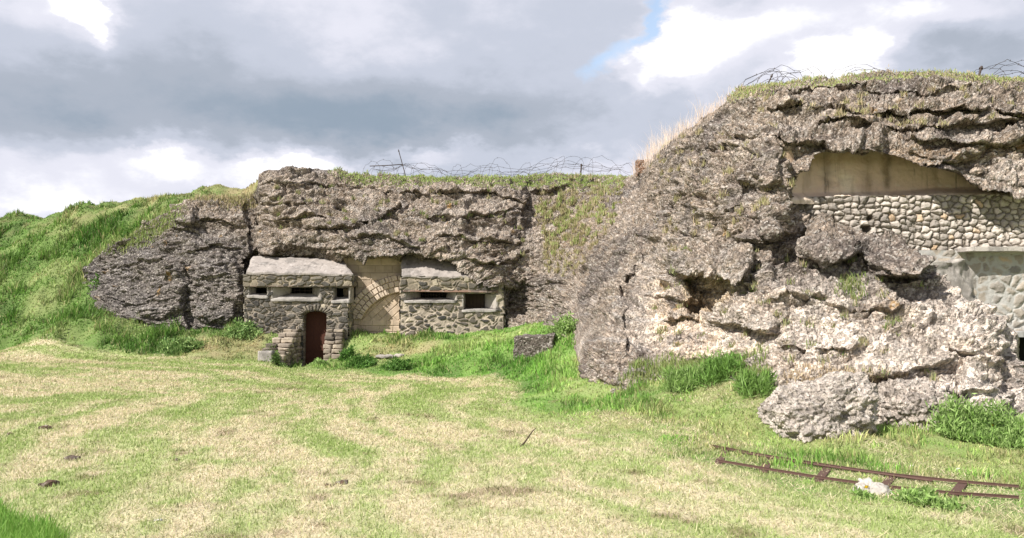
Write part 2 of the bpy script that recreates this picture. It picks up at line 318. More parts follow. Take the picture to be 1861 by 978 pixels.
# ledges: polyline, protrusion (m), height above line over which it grows (px), underside softness px
LEDGE = [
 ([(455, 462), (520, 440), (580, 446), (640, 462)], .42, 55, 4), ([(640, 466), (700, 462), (760, 460), (810, 466), (850, 494), (905, 520), (925, 520)], .48, 75, 4),
 ([(480, 336), (530, 330), (600, 345)], .22, 26, 3), ([(470, 362), (540, 372), (620, 380)], .2, 25, 3), ([(560, 420), (640, 412), (700, 400), (740, 375)], .35, 34, 4),
 ([(640, 440), (700, 430), (760, 446)], .25, 24, 3), ([(690, 350), (760, 355), (830, 360), (900, 352), (950, 372)], .35, 28, 4), ([(760, 392), (830, 400), (910, 388), (935, 385)], .25, 25, 3),
 ([(790, 430), (860, 436), (935, 440)], .25, 22, 3), ([(840, 468), (900, 478), (950, 470)], .25, 22, 3), ([(320, 400), (390, 396), (445, 410)], .35, 30, 4), ([(350, 455), (400, 444), (440, 452)], .25, 26, 4), ([(200, 485), (240, 478), (300, 470)], .2, 25, 5),
 ([(955, 350), (1000, 352), (1035, 340)], .3, 26, 4), ([(500, 403), (560, 396), (600, 404)], .28, 22, 3),
 ([(1400, 205), (1470, 203), (1560, 208), (1650, 205), (1740, 200), (1790, 212)], .42, 34, 4), ([(1380, 172), (1450, 172), (1560, 165), (1680, 178), (1760, 170)], .18, 22, 3),
 ([(1480, 240), (1520, 228), (1590, 230), (1640, 246)], .3, 26, 4), ([(1640, 240), (1720, 232), (1800, 228), (1861, 232), (2000, 235)], .3, 24, 4), ([(1800, 205), (1840, 212), (1900, 210), (2000, 205)], .5, 40, 4),
 ([(1440, 268), (1500, 262), (1560, 262), (1600, 285)], .35, 30, 4), ([(1440, 322), (1490, 288), (1530, 275), (1600, 284), (1655, 300), (1735, 322)], .26, 46, 4), ([(1660, 318), (1700, 322), (1740, 326)], .2, 40, 4),
 ([(1745, 336), (1790, 341), (1861, 350), (2060, 352)], .22, 55, 4), ([(1650, 262), (1720, 256), (1800, 268), (1900, 270)], .25, 30, 4), ([(1680, 300), (1740, 296), (1762, 290)], .3, 26, 3),
 ([(1240, 275), (1290, 270), (1350, 268), (1390, 290)], .28, 30, 5), ([(1330, 250), (1400, 252), (1440, 262)], .32, 26, 4), ([(1130, 452), (1180, 436), (1230, 440)], .2, 30, 5), ([(1215, 498), (1240, 503), (1300, 496)], .62, 54, 4), ([(1296, 500), (1330, 498), (1360, 482)], .58, 50, 4),
 ([(1180, 540), (1220, 545), (1260, 548)], .3, 34, 4), ([(1205, 584), (1240, 578), (1275, 584)], .3, 26, 3), ([(1300, 588), (1350, 590), (1410, 606)], .38, 54, 4), ([(1470, 472), (1510, 474), (1552, 462)], .42, 48, 4), ([(1598, 497), (1640, 498), (1690, 484)], .60, 62, 4),
 ([(1420, 640), (1500, 636), (1560, 640)], .16, 34, 5), ([(1560, 690), (1640, 676), (1720, 660)], .22, 40, 6), ([(1500, 560), (1560, 570), (1640, 560)], .15, 34, 5), ([(1060, 560), (1100, 570), (1140, 565)], .2, 40, 6), ([(1400, 556), (1440, 546), (1500, 552)], .2, 30, 5),
 ([(1180, 350), (1240, 352), (1300, 340)], .16, 30, 6), ([(1640, 735), (1720, 722), (1800, 712)], .2, 34, 6)]
# bosses: cx, cy, rx, ry, rot, amount
BOSS = [(1405, 345, 34, 85, 0, .60), (1378, 300, 42, 40, 0, .30), (1412, 250, 30, 25, 0, .2), (1368, 400, 50, 40, 0, .25), (1258, 470, 48, 30, 0, .30), (1328, 470, 34, 30, 0, .30), (1625, 462, 70, 34, .35, .30), (1510, 442, 44, 32, 0, .25), (1200, 580, 36, 60, 0, -.15),
        (1165, 500, 14, 70, .35, -.45), (1150, 590, 10, 60, .1, -.35), (1370, 570, 60, 30, 0, .2), (1770, 620, 60, 40, .4, .25), (1790, 700, 40, 45, 0, .35), (1290, 630, 90, 30, 0, .15), (1650, 380, 20, 12, 0, 0), (460, 400, 12, 80, -.1, -.5), (390, 520, 50, 70, 0, .35), (348, 540, 9, 70, 0, -.3), (280, 520, 60, 60, 0, .25),
        (970, 370, 22, 60, .1, -.7), (945, 545, 20, 40, 0, -.7), (990, 520, 30, 50, 0, .1), (1100, 640, 30, 60, 0, .1), (1710, 265, 60, 30, 0, .25), (330, 395, 22, 20, 0, .35), (640, 330, 60, 16, 0, .15), (900, 420, 40, 50, 0, .25), (1612, 300, 12, 10, 0, -.5), (1470, 700, 90, 20, 0, .15),
        (1310, 345, 40, 60, .3, .25), (1440, 480, 40, 60, 0, -.25), (1240, 385, 60, 40, .3, .2)]
def depth(px, py):
    d = np.exp(Dmap(np.stack([px, py], -1)/100)); sc_ = 1.0
    wob = 7*vnoise(xyz(px/26, py/26, 3.3), 9)+3*vnoise(xyz(px/9, py/9, 1.3), 19); wpx = px+wob; wpy = py+wob*.7
    f = np.zeros(px.shape)
    for pl, A, h, s_ in LEDGE:
        t = np.array(pl, float); yl = np.interp(px, t[:, 0], t[:, 1]); fade = sstep(t[0, 0]-12, t[0, 0]+18, px)*sstep(t[-1, 0]+12, t[-1, 0]-18, px)
        q = (yl-wpy)/h; prof = np.clip(1-q, 0, 1)**1.3*sstep(-s_/h, s_*.3/h, q); f = f+1.25*A*fade*prof*(q > -1)
    for cx, cy, rx, ry, ro, A in BOSS:
        c, s_ = math.cos(ro), math.sin(ro); X = (wpx-cx)*c+(wpy-cy)*s_; Yq = -(wpx-cx)*s_+(wpy-cy)*c
        f = f+A*sstep(0, .55, 1-np.abs(X/rx)**3-np.abs(Yq/ry)**3)*(.75+.35*Yq/ry)
    d = d-f
    m = polymask(wpx*.3+px*.7, wpy*.3+py*.7, REC_L, 3.5); d = d*(1-m)+np.maximum(29.9, d)*m
    m = polymask(wpx*.3+px*.7, wpy*.3+py*.7, REC_R, 3.5); d = d*(1-m)+np.maximum(18.2, d+.3)*m
    m = polymask(wpx*.4+px*.6, wpy*.4+py*.6, REC_N, 5); d = d+m*.55
    return d
def plateauY(px, py, z=7.1): return Yat(py, z)
us = np.arange(140, 2080, 2.0); NR = 400; vs = np.linspace(0, 1, NR)
PX = np.broadcast_to(us[None], (NR, len(us))); tp = interp(TOP, us)+1.5*vnoise(xyz(us/7, 0, 0), 3); bs = interp(BASE, us)+28
PY = bs[None]*(1-vs[:, None])+tp[None]*vs[:, None]
DP = depth(PX, PY); V0 = P(PX, PY, DP)
# cap rows running back into the mound
cap = []; last = V0[-1]
for k in range(1, 26):
    q = last.copy(); b_ = 0.13*k; q[:, 0] += b_*q[:, 0]/q[:, 1]*.6; q[:, 1] += b_; q[:, 2] += .10*math.sin(min(k/5, 1)*math.pi/2)-max(0, k-8)*.05; cap.append(q)
V0 = np.concatenate([V0, np.array(cap)], 0)
PXf = np.concatenate([PX, np.repeat(PX[-1:], 25, 0)], 0); PYf = np.concatenate([PY, np.repeat(PY[-1:], 25, 0)], 0)
def blur(A, r, ax):
    k = 2*r+1; pad = [(0, 0)]*A.ndim; pad[ax] = (r+1, r); c = np.cumsum(np.pad(A, pad, 'edge'), ax); n = c.shape[ax]
    return (np.take(c, np.arange(k, n), ax)-np.take(c, np.arange(0, n-k), ax))/k
VS = V0
for _ in range(3): VS = blur(blur(VS, 6, 0), 6, 1)
Nn = gnormals(VS)
# make the normals point to the viewer side
vd = V0-np.array([0, 0, 1.7]); flip = np.sign((Nn*vd).sum(-1)); Nn = -Nn*flip[..., None]
Nn = np.where(np.isfinite(Nn), Nn, 0)
# relief noise (3-D, in metres)
smooth_gully = np.exp(-(((PXf-1060)/75)**2+((PYf-420)/90)**2))
Q = V0.copy()
warp = np.stack([fbm(Q*.9, 3, 31), fbm(Q*.9, 3, 41), fbm(Q*.9, 3, 51)], -1)
str_ = Q[..., 2]*2.1+1.1*fbm(Q*np.array([.35, .35, .35]), 4, 61)+.15*Q[..., 0]*.3
saw = str_-np.floor(str_); saw = np.where(saw < .16, saw/.16, 1-(saw-.16)/.84)      # lip low in each bed, drawn back above it
sawamp = sstep(-.25, .35, fbm(Q*.55, 3, 71))
f1, f2, c1, t1 = worley((Q+warp*.35)*np.array([.95, .95, 2.7])+str_[..., None]*np.array([0, 0, .1]), 5, 1, True)
g1, g2, c2, t2 = worley((Q+warp*.25)*np.array([2.9, 2.9, 7.5]), 15, 1, True)
h1, h2, c3 = worley(Q*np.array([13., 13., 15.]), 25)
strat = np.maximum(sstep(1380, 1480, PXf)*sstep(360, 300, PYf), sstep(450, 500, PXf)*sstep(960, 900, PXf)*sstep(480, 430, PYf))
k1, k2, c4 = worley(Q*26., 35)
ef = sstep(0, .16, f2-f1); eg = sstep(0, .14, g2-g1)
dsp = .20*fbm(Q*.8, 4, 81)+(.09+.10*strat)*saw*sawamp+(.15+.07*strat)*(c1-.5)*ef+(.055+.045*strat)*ef+.15*t1*ef+.10*(c2-.5)*eg+.045*eg+.09*t2*eg+.05*fbm(Q*5, 3, 91, .6)+.062*(.5-h1)+.024*(.5-k1)
# broken planes: sharpen by terracing the coarse relief
st_row = np.linalg.norm(np.gradient(V0, axis=0), axis=-1); st_col = np.linalg.norm(np.gradient(V0, axis=1), axis=-1)
ref = np.linalg.norm(V0-np.array([0, 0, 1.7]), axis=-1)/F*2.0; stretch = np.maximum(st_row, st_col)/ref; damp = 1/(1+(np.maximum(stretch-3.0, 0)/5)**2)
damp = (damp+np.roll(damp, 1, 0)+np.roll(damp, -1, 0)+np.roll(damp, 1, 1)+np.roll(damp, -1, 1))/5; dsp = dsp*damp
dsp = dsp*(1-.35*smooth_gully)
flat = polymask(PXf, PYf, [(1180, 600), (1290, 590), (1400, 612), (1380, 660), (1280, 672), (1190, 690)], 12); dsp = dsp*(1-.45*flat)
gl = polymask(PXf, PYf, [(180, 490), (240, 560), (400, 600), (440, 590), (440, 520), (300, 530)], 25); dsp = dsp*(1-.35*gl)
dsp = dsp*np.where(PXf > 1180, 1-.65*sstep(NR-26, NR-4, np.arange(V0.shape[0]))[:, None], 1-.45*sstep(NR-14, NR-2, np.arange(V0.shape[0]))[:, None])
lipm = polymask(PXf, PYf, [(1440, 345), (1480, 268), (1640, 270), (1760, 300), (1760, 345), (1740, 350), (1600, 330), (1500, 320)], 14); dsp = dsp*(1-.55*lipm)-.10*lipm
V1 = V0+Nn*dsp[..., None]
# colour of the aggregate, darker at the left foot and paler at lower right
def lerp(a, b, t): return a*(1-t[..., None])+np.asarray(b)*t[..., None]
C = np.ones(V0.shape)*np.array([.205, .165, .128]); C = lerp(C, (.29, .245, .20), sstep(-.1, .5, fbm(Q*1.7, 4, 101)))
C = lerp(C, (.095, .080, .072), .8*sstep(-.05, .4, fbm(Q*.8+9, 4, 111)))
C = lerp(C, (.10, .092, .088), .75*sstep(490, 400, PXf)*sstep(380, 450, PYf))
pale = sstep(420, 600, PYf)*sstep(1080, 1240, PXf); C = lerp(C, (.44, .385, .325), .8*pale*sstep(-.45, .35, fbm(Q*1.1, 4, 121)))
cream = polymask(PXf, PYf, [(1180, 505), (1260, 540), (1300, 590), (1400, 610), (1360, 655), (1240, 660), (1180, 640)], 14); C = lerp(C, (.50, .40, .30), .65*cream*sstep(-.4, .3, fbm(Q*2.2, 4, 131)))
wht = sstep(660, 740, PYf)*sstep(1380, 1460, PXf); C = lerp(C, (.42, .375, .325), .55*wht)
band = sstep(.72, .9, 1-np.abs(saw-.5)*2)*sstep(.1, .4, fbm(Q*np.array([.8, .8, 2.]), 3, 141)); C = lerp(C, (.33, .31, .29), .45*band)
ochre = polymask(PXf, PYf, [(1240, 500), (1360, 498), (1320, 560), (1270, 585), (1245, 560)], 6); C = lerp(C, (.36, .28, .18), .7*ochre)
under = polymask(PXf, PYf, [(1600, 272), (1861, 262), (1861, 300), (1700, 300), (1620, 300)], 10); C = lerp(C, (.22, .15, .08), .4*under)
C = lerp(C, (.20, .15, .10), .5*sstep(.45, .8, smooth_gully+.5*fbm(Q*2, 3, 151)))
C = C*np.array([1.42, 1.40, 1.42])*(1+.30*pale)[..., None]*(0.80+.4*c2[..., None])*(.60+.86*c3[..., None]**1.5)*(.62+.76*c4[..., None])
lich = sstep(.62, .72, fbm(Q*2.6, 3, 161)); C = lerp(C, (.45, .25, .05), .5*lich)
R_, C_ = V0.shape[:2]; faces = gridfaces(R_, C_); fr = faces[:, 0]
divx = np.interp(PYf.ravel()[fr], [324, 450, 590, 640, 720], [1152, 1100, 1046, 1046, 1046]); left = PXf.ravel()[fr] < divx
# drop recessed patches which are completely hidden behind masonry is not needed: they stay as the core
def submesh(name, V, Fc, Cc, m):
    u, inv = np.unique(Fc, return_inverse=True); return npmesh(name, V.reshape(-1, 3)[u], inv.reshape(Fc.shape), m, None, Cc.reshape(-1, 3)[u])
ramp1 = tag(submesh('concrete_rampart', V1, faces[left], C, M['rock']), 'long low rampart of grey brown broken concrete overhanging the arched iron door', 'rampart')
ramp2 = tag(submesh('concrete_rampart', V1, faces[~left], C, M['rock']), 'tall pale rampart of crumbling concrete on the right, with the plastered niche in it', 'rampart')

# ------------------------------------------------------------------ terrain
Bnd = [(-900, 640), (0, 643), (230, 648), (420, 660), (520, 668), (620, 676), (700, 682), (850, 684), (905, 692), (935, 708), (942, 738), (1000, 765), (1150, 800), (1300, 862), (1500, 905), (1700, 935), (1861, 955), (2400, 1010)]
ctrl = []
def c_(px, py, Y): p = P(px, py, Y); ctrl.append((p[0], p[1], p[2]))
def fieldz(x, y): return .32*sstep(14, 26, y)*sstep(-6.5, -10, x)
bw = []
for px, py in Bnd:
    Y = Yat(py, 0)
    for _ in range(12):
        x = (px-CX)/F*Y; Y = Yat(py, float(fieldz(x, Y)))
    x = (px-CX)/F*Y; bw.append((x, Y))
bw = np.array(bw)
for (x, y) in bw: ctrl.append((x, y, float(fieldz(x, y))))
for x in np.arange(-30, 16, 3.): 
    for y in (2., 5., 8., 12., 16., 20., 23.):
        bx = np.interp(x, bw[:, 0], bw[:, 1])
        if y < bx-1: ctrl.append((x, y, float(fieldz(x, y))))
for x in (-70, -40, 0, 25, 60):
    for y in (-30, -10): ctrl.append((x, y, 0))
low = []; high = []
for px in range(172, 2080, 30):
    b = float(interp(BASE, px)); t = float(interp(TOP, px)); a = lambda v: np.array([float(v)])
    q = [px, b, float(depth(a(px), a(b))[0])+.10 if not 440 < px < 915 else (28.85 if 628 < px < 734 else 28.15)]
    if not (545 < px < 600): p = P(*q); low.append(tuple(p)); low.append((p[0]*(1+1.2/p[1]), p[1]+1.2, p[2]+.1))
    p = P(px, t, float(depth(a(px), a(t))[0]))
    if px > 200: low.append((p[0]*1.3, p[1]*1.3, 2.0))
    k = 1 if px > 470 else 0
    for dd, zz in ((.35, -.02), (1.2, .16 if px < 1200 else .26), (2.6, .22 if px < 1200 else .34)) if k else (((.3, -.02), (1.0, .22), (2.0, .5)) if px > 225 else ()):
        high.append((p[0]*(1+dd/p[1]), p[1]+dd, p[2]+zz))
    if k:
        for dd in (5, 10): high.append((p[0]*(1+dd/p[1]), p[1]+dd, 7.2-.02*dd))
mstart = len(ctrl)
for v in [(0, 396, 39), (60, 398, 40), (120, 392, 39), (190, 366, 38), (240, 372, 37), (340, 352, 35.5), (400, 343, 34.5), (465, 340, 33.5), (0, 440, 36.5), (0, 500, 33.8), (0, 560, 31.2), (0, 605, 28.6), (80, 460, 35), (80, 540, 31.7), (100, 600, 28.6), (140, 480, 33.2), (150, 560, 30.6), (200, 410, 34.5), (200, 620, 27.8), (260, 400, 33.5), (300, 610, 28.2), (420, 615, 27.8),
          (-200, 400, 40), (-200, 500, 34.5), (-200, 600, 29), (-500, 410, 40), (-500, 520, 34), (-500, 600, 29), (700, 645, 26), (800, 640, 25.3), (700, 662, 24.6), (880, 650, 23.6), (970, 646, 22.9), (970, 600, 25), (1020, 640, 21.2), (1040, 690, 18.0), (1000, 700, 18.6), (1060, 730, 15.8), (1150, 740, 14.0), (1250, 735, 13.2), (1350, 745, 12.3), (1280, 780, 11.6), (1400, 800, 10.9), (1500, 815, 10.4), (1600, 830, 9.9), (1700, 820, 10.3), (1800, 830, 10.0),
          (571, 661, 28.3), (571, 661, 27.2), (552, 662, 27.6), (590, 662, 27.4), (540, 664, 26.3), (575, 668, 25.8), (610, 655, 27.0), (480, 650, 25.6), (470, 620, 27.4), (500, 652, 25.8), (640, 640, 26.9)]: c_(*v)
for v in [(168, 478, 33.2), (170, 450, 34.0), (173, 420, 35.2), (178, 395, 36.4), (184, 375, 37.6)]: c_(*v)
PXC = lambda x, y, z: CX+F*x/(y*ct+(z-1.7)*st)
far_ = [(x*q, y, z) for x in (-26, -22) for q, y, z in ((1.6, 46, 6.6), (2.2, 60, 5.8))]+[(x, 80, 5.5) for x in (-60, -35)]
mpts = [c for c in ctrl[mstart:]]
lows = ctrl+low+far_+[(30, 10, .3), (45, 20, .5), (40, 32, 2), (20, 40, 2), (0, 45, 2), (0, 78, 2), (40, 78, 2)]
lows = [c for c in lows if not (c[1] > 33 and c[2] > 3.2 and PXC(c[0], c[1], c[2]) > 200)]
highs = [c for c in mpts if PXC(c[0], c[1], c[2]) < 480 and c[2] > 2.2]+high+far_+[(-18*1.6, 46, 6.6), (-10*1.6, 46, 6.8), (0, 50, 6.8), (10, 46, 6.8), (25, 30, 7), (40, 25, 7), (0, 80, 5.5), (45, 80, 5.5)]
def dedupe(c):
    keep = []
    for i in range(len(c)):
        if all((c[i][0]-c[j][0])**2+(c[i][1]-c[j][1])**2 > .08 for j in keep): keep.append(i)
    return np.array(c, float)[keep]
kern = lambda r: -np.sqrt(r*r+.16)
lows = dedupe(lows); highs = dedupe(highs)
Hl = TPS(lows[:, :2], lows[:, 2], kern, 0.12); Hh = TPS(highs[:, :2], highs[:, 2], kern, 0.12)
YT = V1[NR-1, :, 1]; YT = np.convolve(np.pad(YT, 6, 'edge'), np.ones(13)/13, 'valid')
gx = np.concatenate([-np.geomspace(30, 1500, 22)[::-1], np.arange(-29.9, 16, .085), np.geomspace(16, 1500, 26)])
gy = np.concatenate([-np.geomspace(2.5, 1500, 22)[::-1], np.arange(-2, 4, .5), 4+np.cumsum(np.linspace(.05, .14, 460)), ])
gy = np.concatenate([gy, np.geomspace(gy[-1]+.4, 3000, 26)])
GX, GY = np.meshgrid(gx, gy)
def height(x, y):
    q = np.stack([np.clip(x, -60, 40), np.clip(y, -25, 78)], -1); l_ = Hl(q); h_ = Hh(q)
    px = np.where(y > 3, CX+F*x/(np.maximum(y, 3)*ct+5.2*st), 0); px = np.where(px > 2078, 2078, px)
    yt = np.interp(px, us, YT); S = sstep(-.05, .35, y-yt)*sstep(160, 185, px); S = np.where(y < 5, 0, S)
    h = l_*(1-S)+h_*S
    ch = sstep(-7.62, -7.38, x)*sstep(-6.16, -6.38, x)*sstep(24.6, 26.6, y)*(y < 28.7); h = h*(1-ch)+np.minimum(h, -.02)*ch
    far = sstep(60, 300, np.hypot(x, y-20)); return h*(1-far)+3.0*far*(y > 0)
def bdist(x, y):
    """distance from the mown edge in plan (positive inside the mown field) and run along it"""
    p = np.stack([x, y], -1); dm = np.full(x.shape, 1e9); al = np.zeros(x.shape); sg = np.ones(x.shape); run = 0
    for a, b in zip(bw[:-1], bw[1:]):
        e = b-a; ln = np.linalg.norm(e); t = np.clip(((p-a)@e)/(ln*ln), 0, 1); q = a+t[..., None]*e; d = np.linalg.norm(p-q, axis=-1); m = d < dm
        cr_ = e[0]*(p[..., 1]-a[1])-e[1]*(p[..., 0]-a[0]); dm = np.where(m, d, dm); al = np.where(m, run+t*ln, al); sg = np.where(m, -np.sign(cr_), sg); run += ln
    return dm*sg, al
def fieldcolour(x, y):
    s, a = bdist(x, y); s = s+.35*fbm(xyz(x*.5, y*.5, 0), 3, 203)
    st1 = fbm(xyz(s*1.0, a*.16, 1.), 4, 211); st2 = fbm(xyz(x*.9, y*.7, 2.), 4, 221); st3 = fbm(xyz(s*3.2, a*.6, 3.), 3, 231); st4 = fbm(xyz(x*6, y*5, 4.), 3, 241)
    straw = sstep(-.42, .46, .85*st1+.20*st2+.62*st3+.50*st4+.45*fbm(xyz(x*2.2, y*1.6, 8.), 3, 246))
    c = np.ones(x.shape+(3,))*np.array([.39, .45, .18]); c = lerp(c, (.67, .56, .395), .82*straw)
    c = lerp(c, (.25, .36, .075), .5*sstep(.18, .5, -st1-.3*st2+.35*st4)); c = lerp(c, (.20, .13, .08), .7*sstep(.36, .6, fbm(xyz(x*2.2, y*2.2, 7.), 4, 251)))
    return c, straw
def slopecolour(x, y, z):
    n = fbm(xyz(x*.55, y*.55, z*.4), 4, 261); n2_ = fbm(xyz(x*2.4, y*2.4, z*2.), 3, 271)
    c = np.ones(x.shape+(3,))*np.array([.16, .30, .055]); c = lerp(c, (.27, .39, .11), sstep(-.1, .5, n)); c = lerp(c, (.07, .17, .025), .75*sstep(.05, .55, -n+.5*n2_))
    px, py = pix(x, y, z)
    # dry ground: bank below the tall rampart, plateau edges and the bank beside the door
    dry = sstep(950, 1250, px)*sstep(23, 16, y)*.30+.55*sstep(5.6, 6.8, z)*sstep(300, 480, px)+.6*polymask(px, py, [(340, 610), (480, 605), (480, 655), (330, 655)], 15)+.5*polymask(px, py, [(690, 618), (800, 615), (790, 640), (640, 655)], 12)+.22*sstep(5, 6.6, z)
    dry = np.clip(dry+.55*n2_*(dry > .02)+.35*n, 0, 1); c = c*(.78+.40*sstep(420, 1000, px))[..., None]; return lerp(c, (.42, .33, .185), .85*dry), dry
GZ = height(GX, GY); inner = sstep(60, 40, np.hypot(GX, GY-20))
bd, al = bdist(GX, GY); mown = sstep(-.25, .25, bd+.35*fbm(xyz(GX, GY, 0), 3, 201))
_sg = lambda a, b: (lambda e, t: np.hypot(GX-a[0]-t*e[0], GY-a[1]-t*e[1]))(np.array(b)-np.array(a), np.clip(((GX-a[0])*(b[0]-a[0])+(GY-a[1])*(b[1]-a[1]))/((b[0]-a[0])**2+(b[1]-a[1])**2), 0, 1))
GZ = GZ+inner*(.12+.88*sstep(.5, 1.6, _sg((2.55, 9.8), (4.85, 7.5))))*(.05*fbm(xyz(GX*.6, GY*.6, 0), 3, 301)+(1-mown)*(.16+.20*sstep(-8, -13, GX))*fbm(xyz(GX*1.1, GY*1.1, 0), 4, 311)+.018*fbm(xyz(GX*7, GY*7, 0), 3, 321))
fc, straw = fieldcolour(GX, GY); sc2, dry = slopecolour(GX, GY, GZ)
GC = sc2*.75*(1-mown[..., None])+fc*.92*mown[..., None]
gv = xyz(GX, GY, GZ)
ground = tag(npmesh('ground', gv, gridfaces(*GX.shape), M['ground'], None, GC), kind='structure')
# bilinear lookup of terrain height
def ghz(x, y):
    i = np.clip(np.searchsorted(gx, x)-1, 0, len(gx)-2); j = np.clip(np.searchsorted(gy, y)-1, 0, len(gy)-2)
    a = (x-gx[i])/(gx[i+1]-gx[i]); b = (y-gy[j])/(gy[j+1]-gy[j])
    return GZ[j, i]*(1-a)*(1-b)+GZ[j, i+1]*a*(1-b)+GZ[j+1, i]*(1-a)*b+GZ[j+1, i+1]*a*b

# ------------------------------------------------------------------ grass
def blades(name, p, h, wd, lean, colr, label, cat, tri=False, up=None, m=None):
    """tapered blades; p (n,3), h, wd, lean (n,), colr (n,3)"""
    n = len(p); th = rng.uniform(0, 2*np.pi, n); ph = rng.uniform(0, 2*np.pi, n)
    side = np.stack([np.cos(th), np.sin(th), np.zeros(n)], -1)*wd[:, None]*.5; ln = np.stack([np.cos(ph), np.sin(ph), np.zeros(n)], -1)*(lean*h)[:, None]
    U = np.zeros((n, 3)); U[:, 2] = h*np.sqrt(np.clip(1-np.minimum(lean, .98)**2, .03, 1))
    if tri:
        V = np.stack([p-side, p+side, p+U+ln], 1); Fc = np.arange(n*3).reshape(n, 3); Cc = np.repeat(colr[:, None], 3, 1)*np.array([.85, .85, 1.1])[None, :, None]
    else:
        mid = p+U*.6+ln*.35; tip = p+U+ln
        V = np.stack([p-side, p+side, mid+side*.7, mid-side*.7, tip], 1); o = np.arange(n)[:, None]*5
        Fc = np.concatenate([o+np.array([[0, 1, 2]]), o+np.array([[0, 2, 3]]), o+np.array([[3, 2, 4]])]); Cc = np.repeat(colr[:, None], 5, 1)
    return tag(npmesh(name, V, Fc, m or M['grass'], None, Cc.reshape(-1, 3), smooth=False), label, cat, kind='stuff')
def inrock(x, y, z, front=.12):
    px, py = pix(x, y, z); b = interp(BASE, px); t = interp(TOP, px)
    return px, py, b, t
def scatter(n, y0, y1, pw, spread=.70):
    """plan points inside the view fan, denser near the camera"""
    u = rng.random(n); y = (y0**pw+(y1**pw-y0**pw)*u)**(1/pw); x = (y*spread+2.5)*rng.uniform(-1, 1, n); return x, y
def facefront(x, y):
    """distance of the rampart's foot in the direction of (x,y)"""
    px = CX+F*x/(y*ct-.9*st); pt = CX+F*x/(y*ct+5.2*st); return px, np.interp(px, us, V1[30, :, 1]), np.interp(pt, us, YT)
# mown field
x, y = scatter(700000, 4.6, 31, .9, .72); b_, _ = bdist(x, y); k = b_+.35*fbm(xyz(x, y, 0), 2, 201) > np.where(y < 14, -3.2, -.1); k &= y < facefront(x, y)[1]+.2; x, y = x[k], y[k]; z = ghz(x, y)
c, sw = fieldcolour(x, y); r = rng.random(len(x)); isst = r < (.22+.38*sw); g_ = rng.uniform(.7, 1.3, (len(x), 1))
c = np.where(isst[:, None], c*.50+np.array([.72, .60, .43])*.50, c*.62+np.array([.26, .37, .10])*.38)*g_
hh = np.where(isst, rng.uniform(.03, .09, len(x)), rng.uniform(.02, .055, len(x)))*(1+.02*y); wd = (.0035+.0011*y)*rng.uniform(.6, 1.3, len(x))
def segd(x, y, a, b):
    e = np.array(b)-np.array(a); t = np.clip(((x-a[0])*e[0]+(y-a[1])*e[1])/(e@e), 0, 1); return np.hypot(x-a[0]-t*e[0], y-a[1]-t*e[1])
tk_ = lambda x, y: np.minimum(segd(x, y, (2.6, 10.2), (4.95, 7.7)), segd(x, y, (2.5, 9.4), (4.75, 7.35)))
hh = hh*(.6+.4*sstep(.1, .4, tk_(x, y)))
blades('mown_grass', xyz(x, y, z-.004), hh, wd, np.where(isst, rng.uniform(.8, .98, len(x)), rng.uniform(.1, .75, len(x))), c, 'pale mown grass and cut straw covering the flat field', 'grass', tri=True)
# long grass on banks, mound and plateau
rockY = {}
x1, y1 = scatter(600000, 7.0, 44, 1.25); b_, _ = bdist(x1, y1); px, yf, yt = facefront(x1, y1)
front = (px < 165) | (px > 2070) | (y1 < np.where((px > 443) & (px < 918), np.where((px > 636) & (px < 726), 28.85, 28.0), yf+.15)) | (y1 > yt+.15)
dk = (px > 545) & (px < 598) & (y1 > 26.2) & (y1 < yt); k = (b_+.35*fbm(xyz(x1, y1, 0), 2, 201) < .1) & front & ~dk; x1, y1 = x1[k], y1[k]; z1 = ghz(x1, y1)
px, py = pix(x1, y1, z1)
door = (px > 548) & (px < 596) & (py > 640) & (y1 > 25.5)
pth = polymask(px, py, [(500, 640), (548, 640), (548, 680), (600, 668), (600, 650), (590, 640), (590, 700), (500, 690)], 3) > .5
c, dr = slopecolour(x1, y1, z1); clump = fbm(xyz(x1*1.3, y1*1.3, 0), 3, 341); fine = fbm(xyz(x1*4, y1*4, 0), 2, 351)
n = len(x1); isd = rng.random(n) < (.12+.65*dr); c = np.where(isd[:, None], c*.45+np.array([.46, .37, .21])*.55, c)*rng.uniform(.55, 1.45, (n, 1))*np.clip(1+.5*fine, .6, 1.4)[:, None]
hh = (.09+.22*sstep(-.1, .5, clump)*(1+.8*(px < 330))+.07*fine)*rng.uniform(.5, 1.3, n); hh *= np.where(z1 > 6.0, np.where(px > 1150, .42, .62), 1.)*(1-.45*np.clip(dr, 0, 1)); hh *= np.where(y1 < 13, .75, 1); hh = np.where(door, .05, hh)
hh *= .35+.65*sstep(0, 1.2, -bdist(x1, y1)[0]); hh *= np.where(px > 560, .74, 1.0)
tkd = np.minimum(segd(x1, y1, (2.6, 10.2), (4.95, 7.7)), segd(x1, y1, (2.5, 9.4), (4.75, 7.35))); hh *= np.where(fine > .22, .85, .34)*(1-sstep(.12, .5, tkd))+sstep(.12, .5, tkd)
wd = (.005+.0011*y1)*rng.uniform(.6, 1.3, n); k = rng.random(n) > .35*np.clip(dr, 0, 1)
blades('long_grass', xyz(x1, y1, z1-.01)[k], hh[k], wd[k], rng.uniform(.1, .8, n)[k], c[k], 'uncut green grass and weeds on the banks, the mound and the rampart top', 'grass')
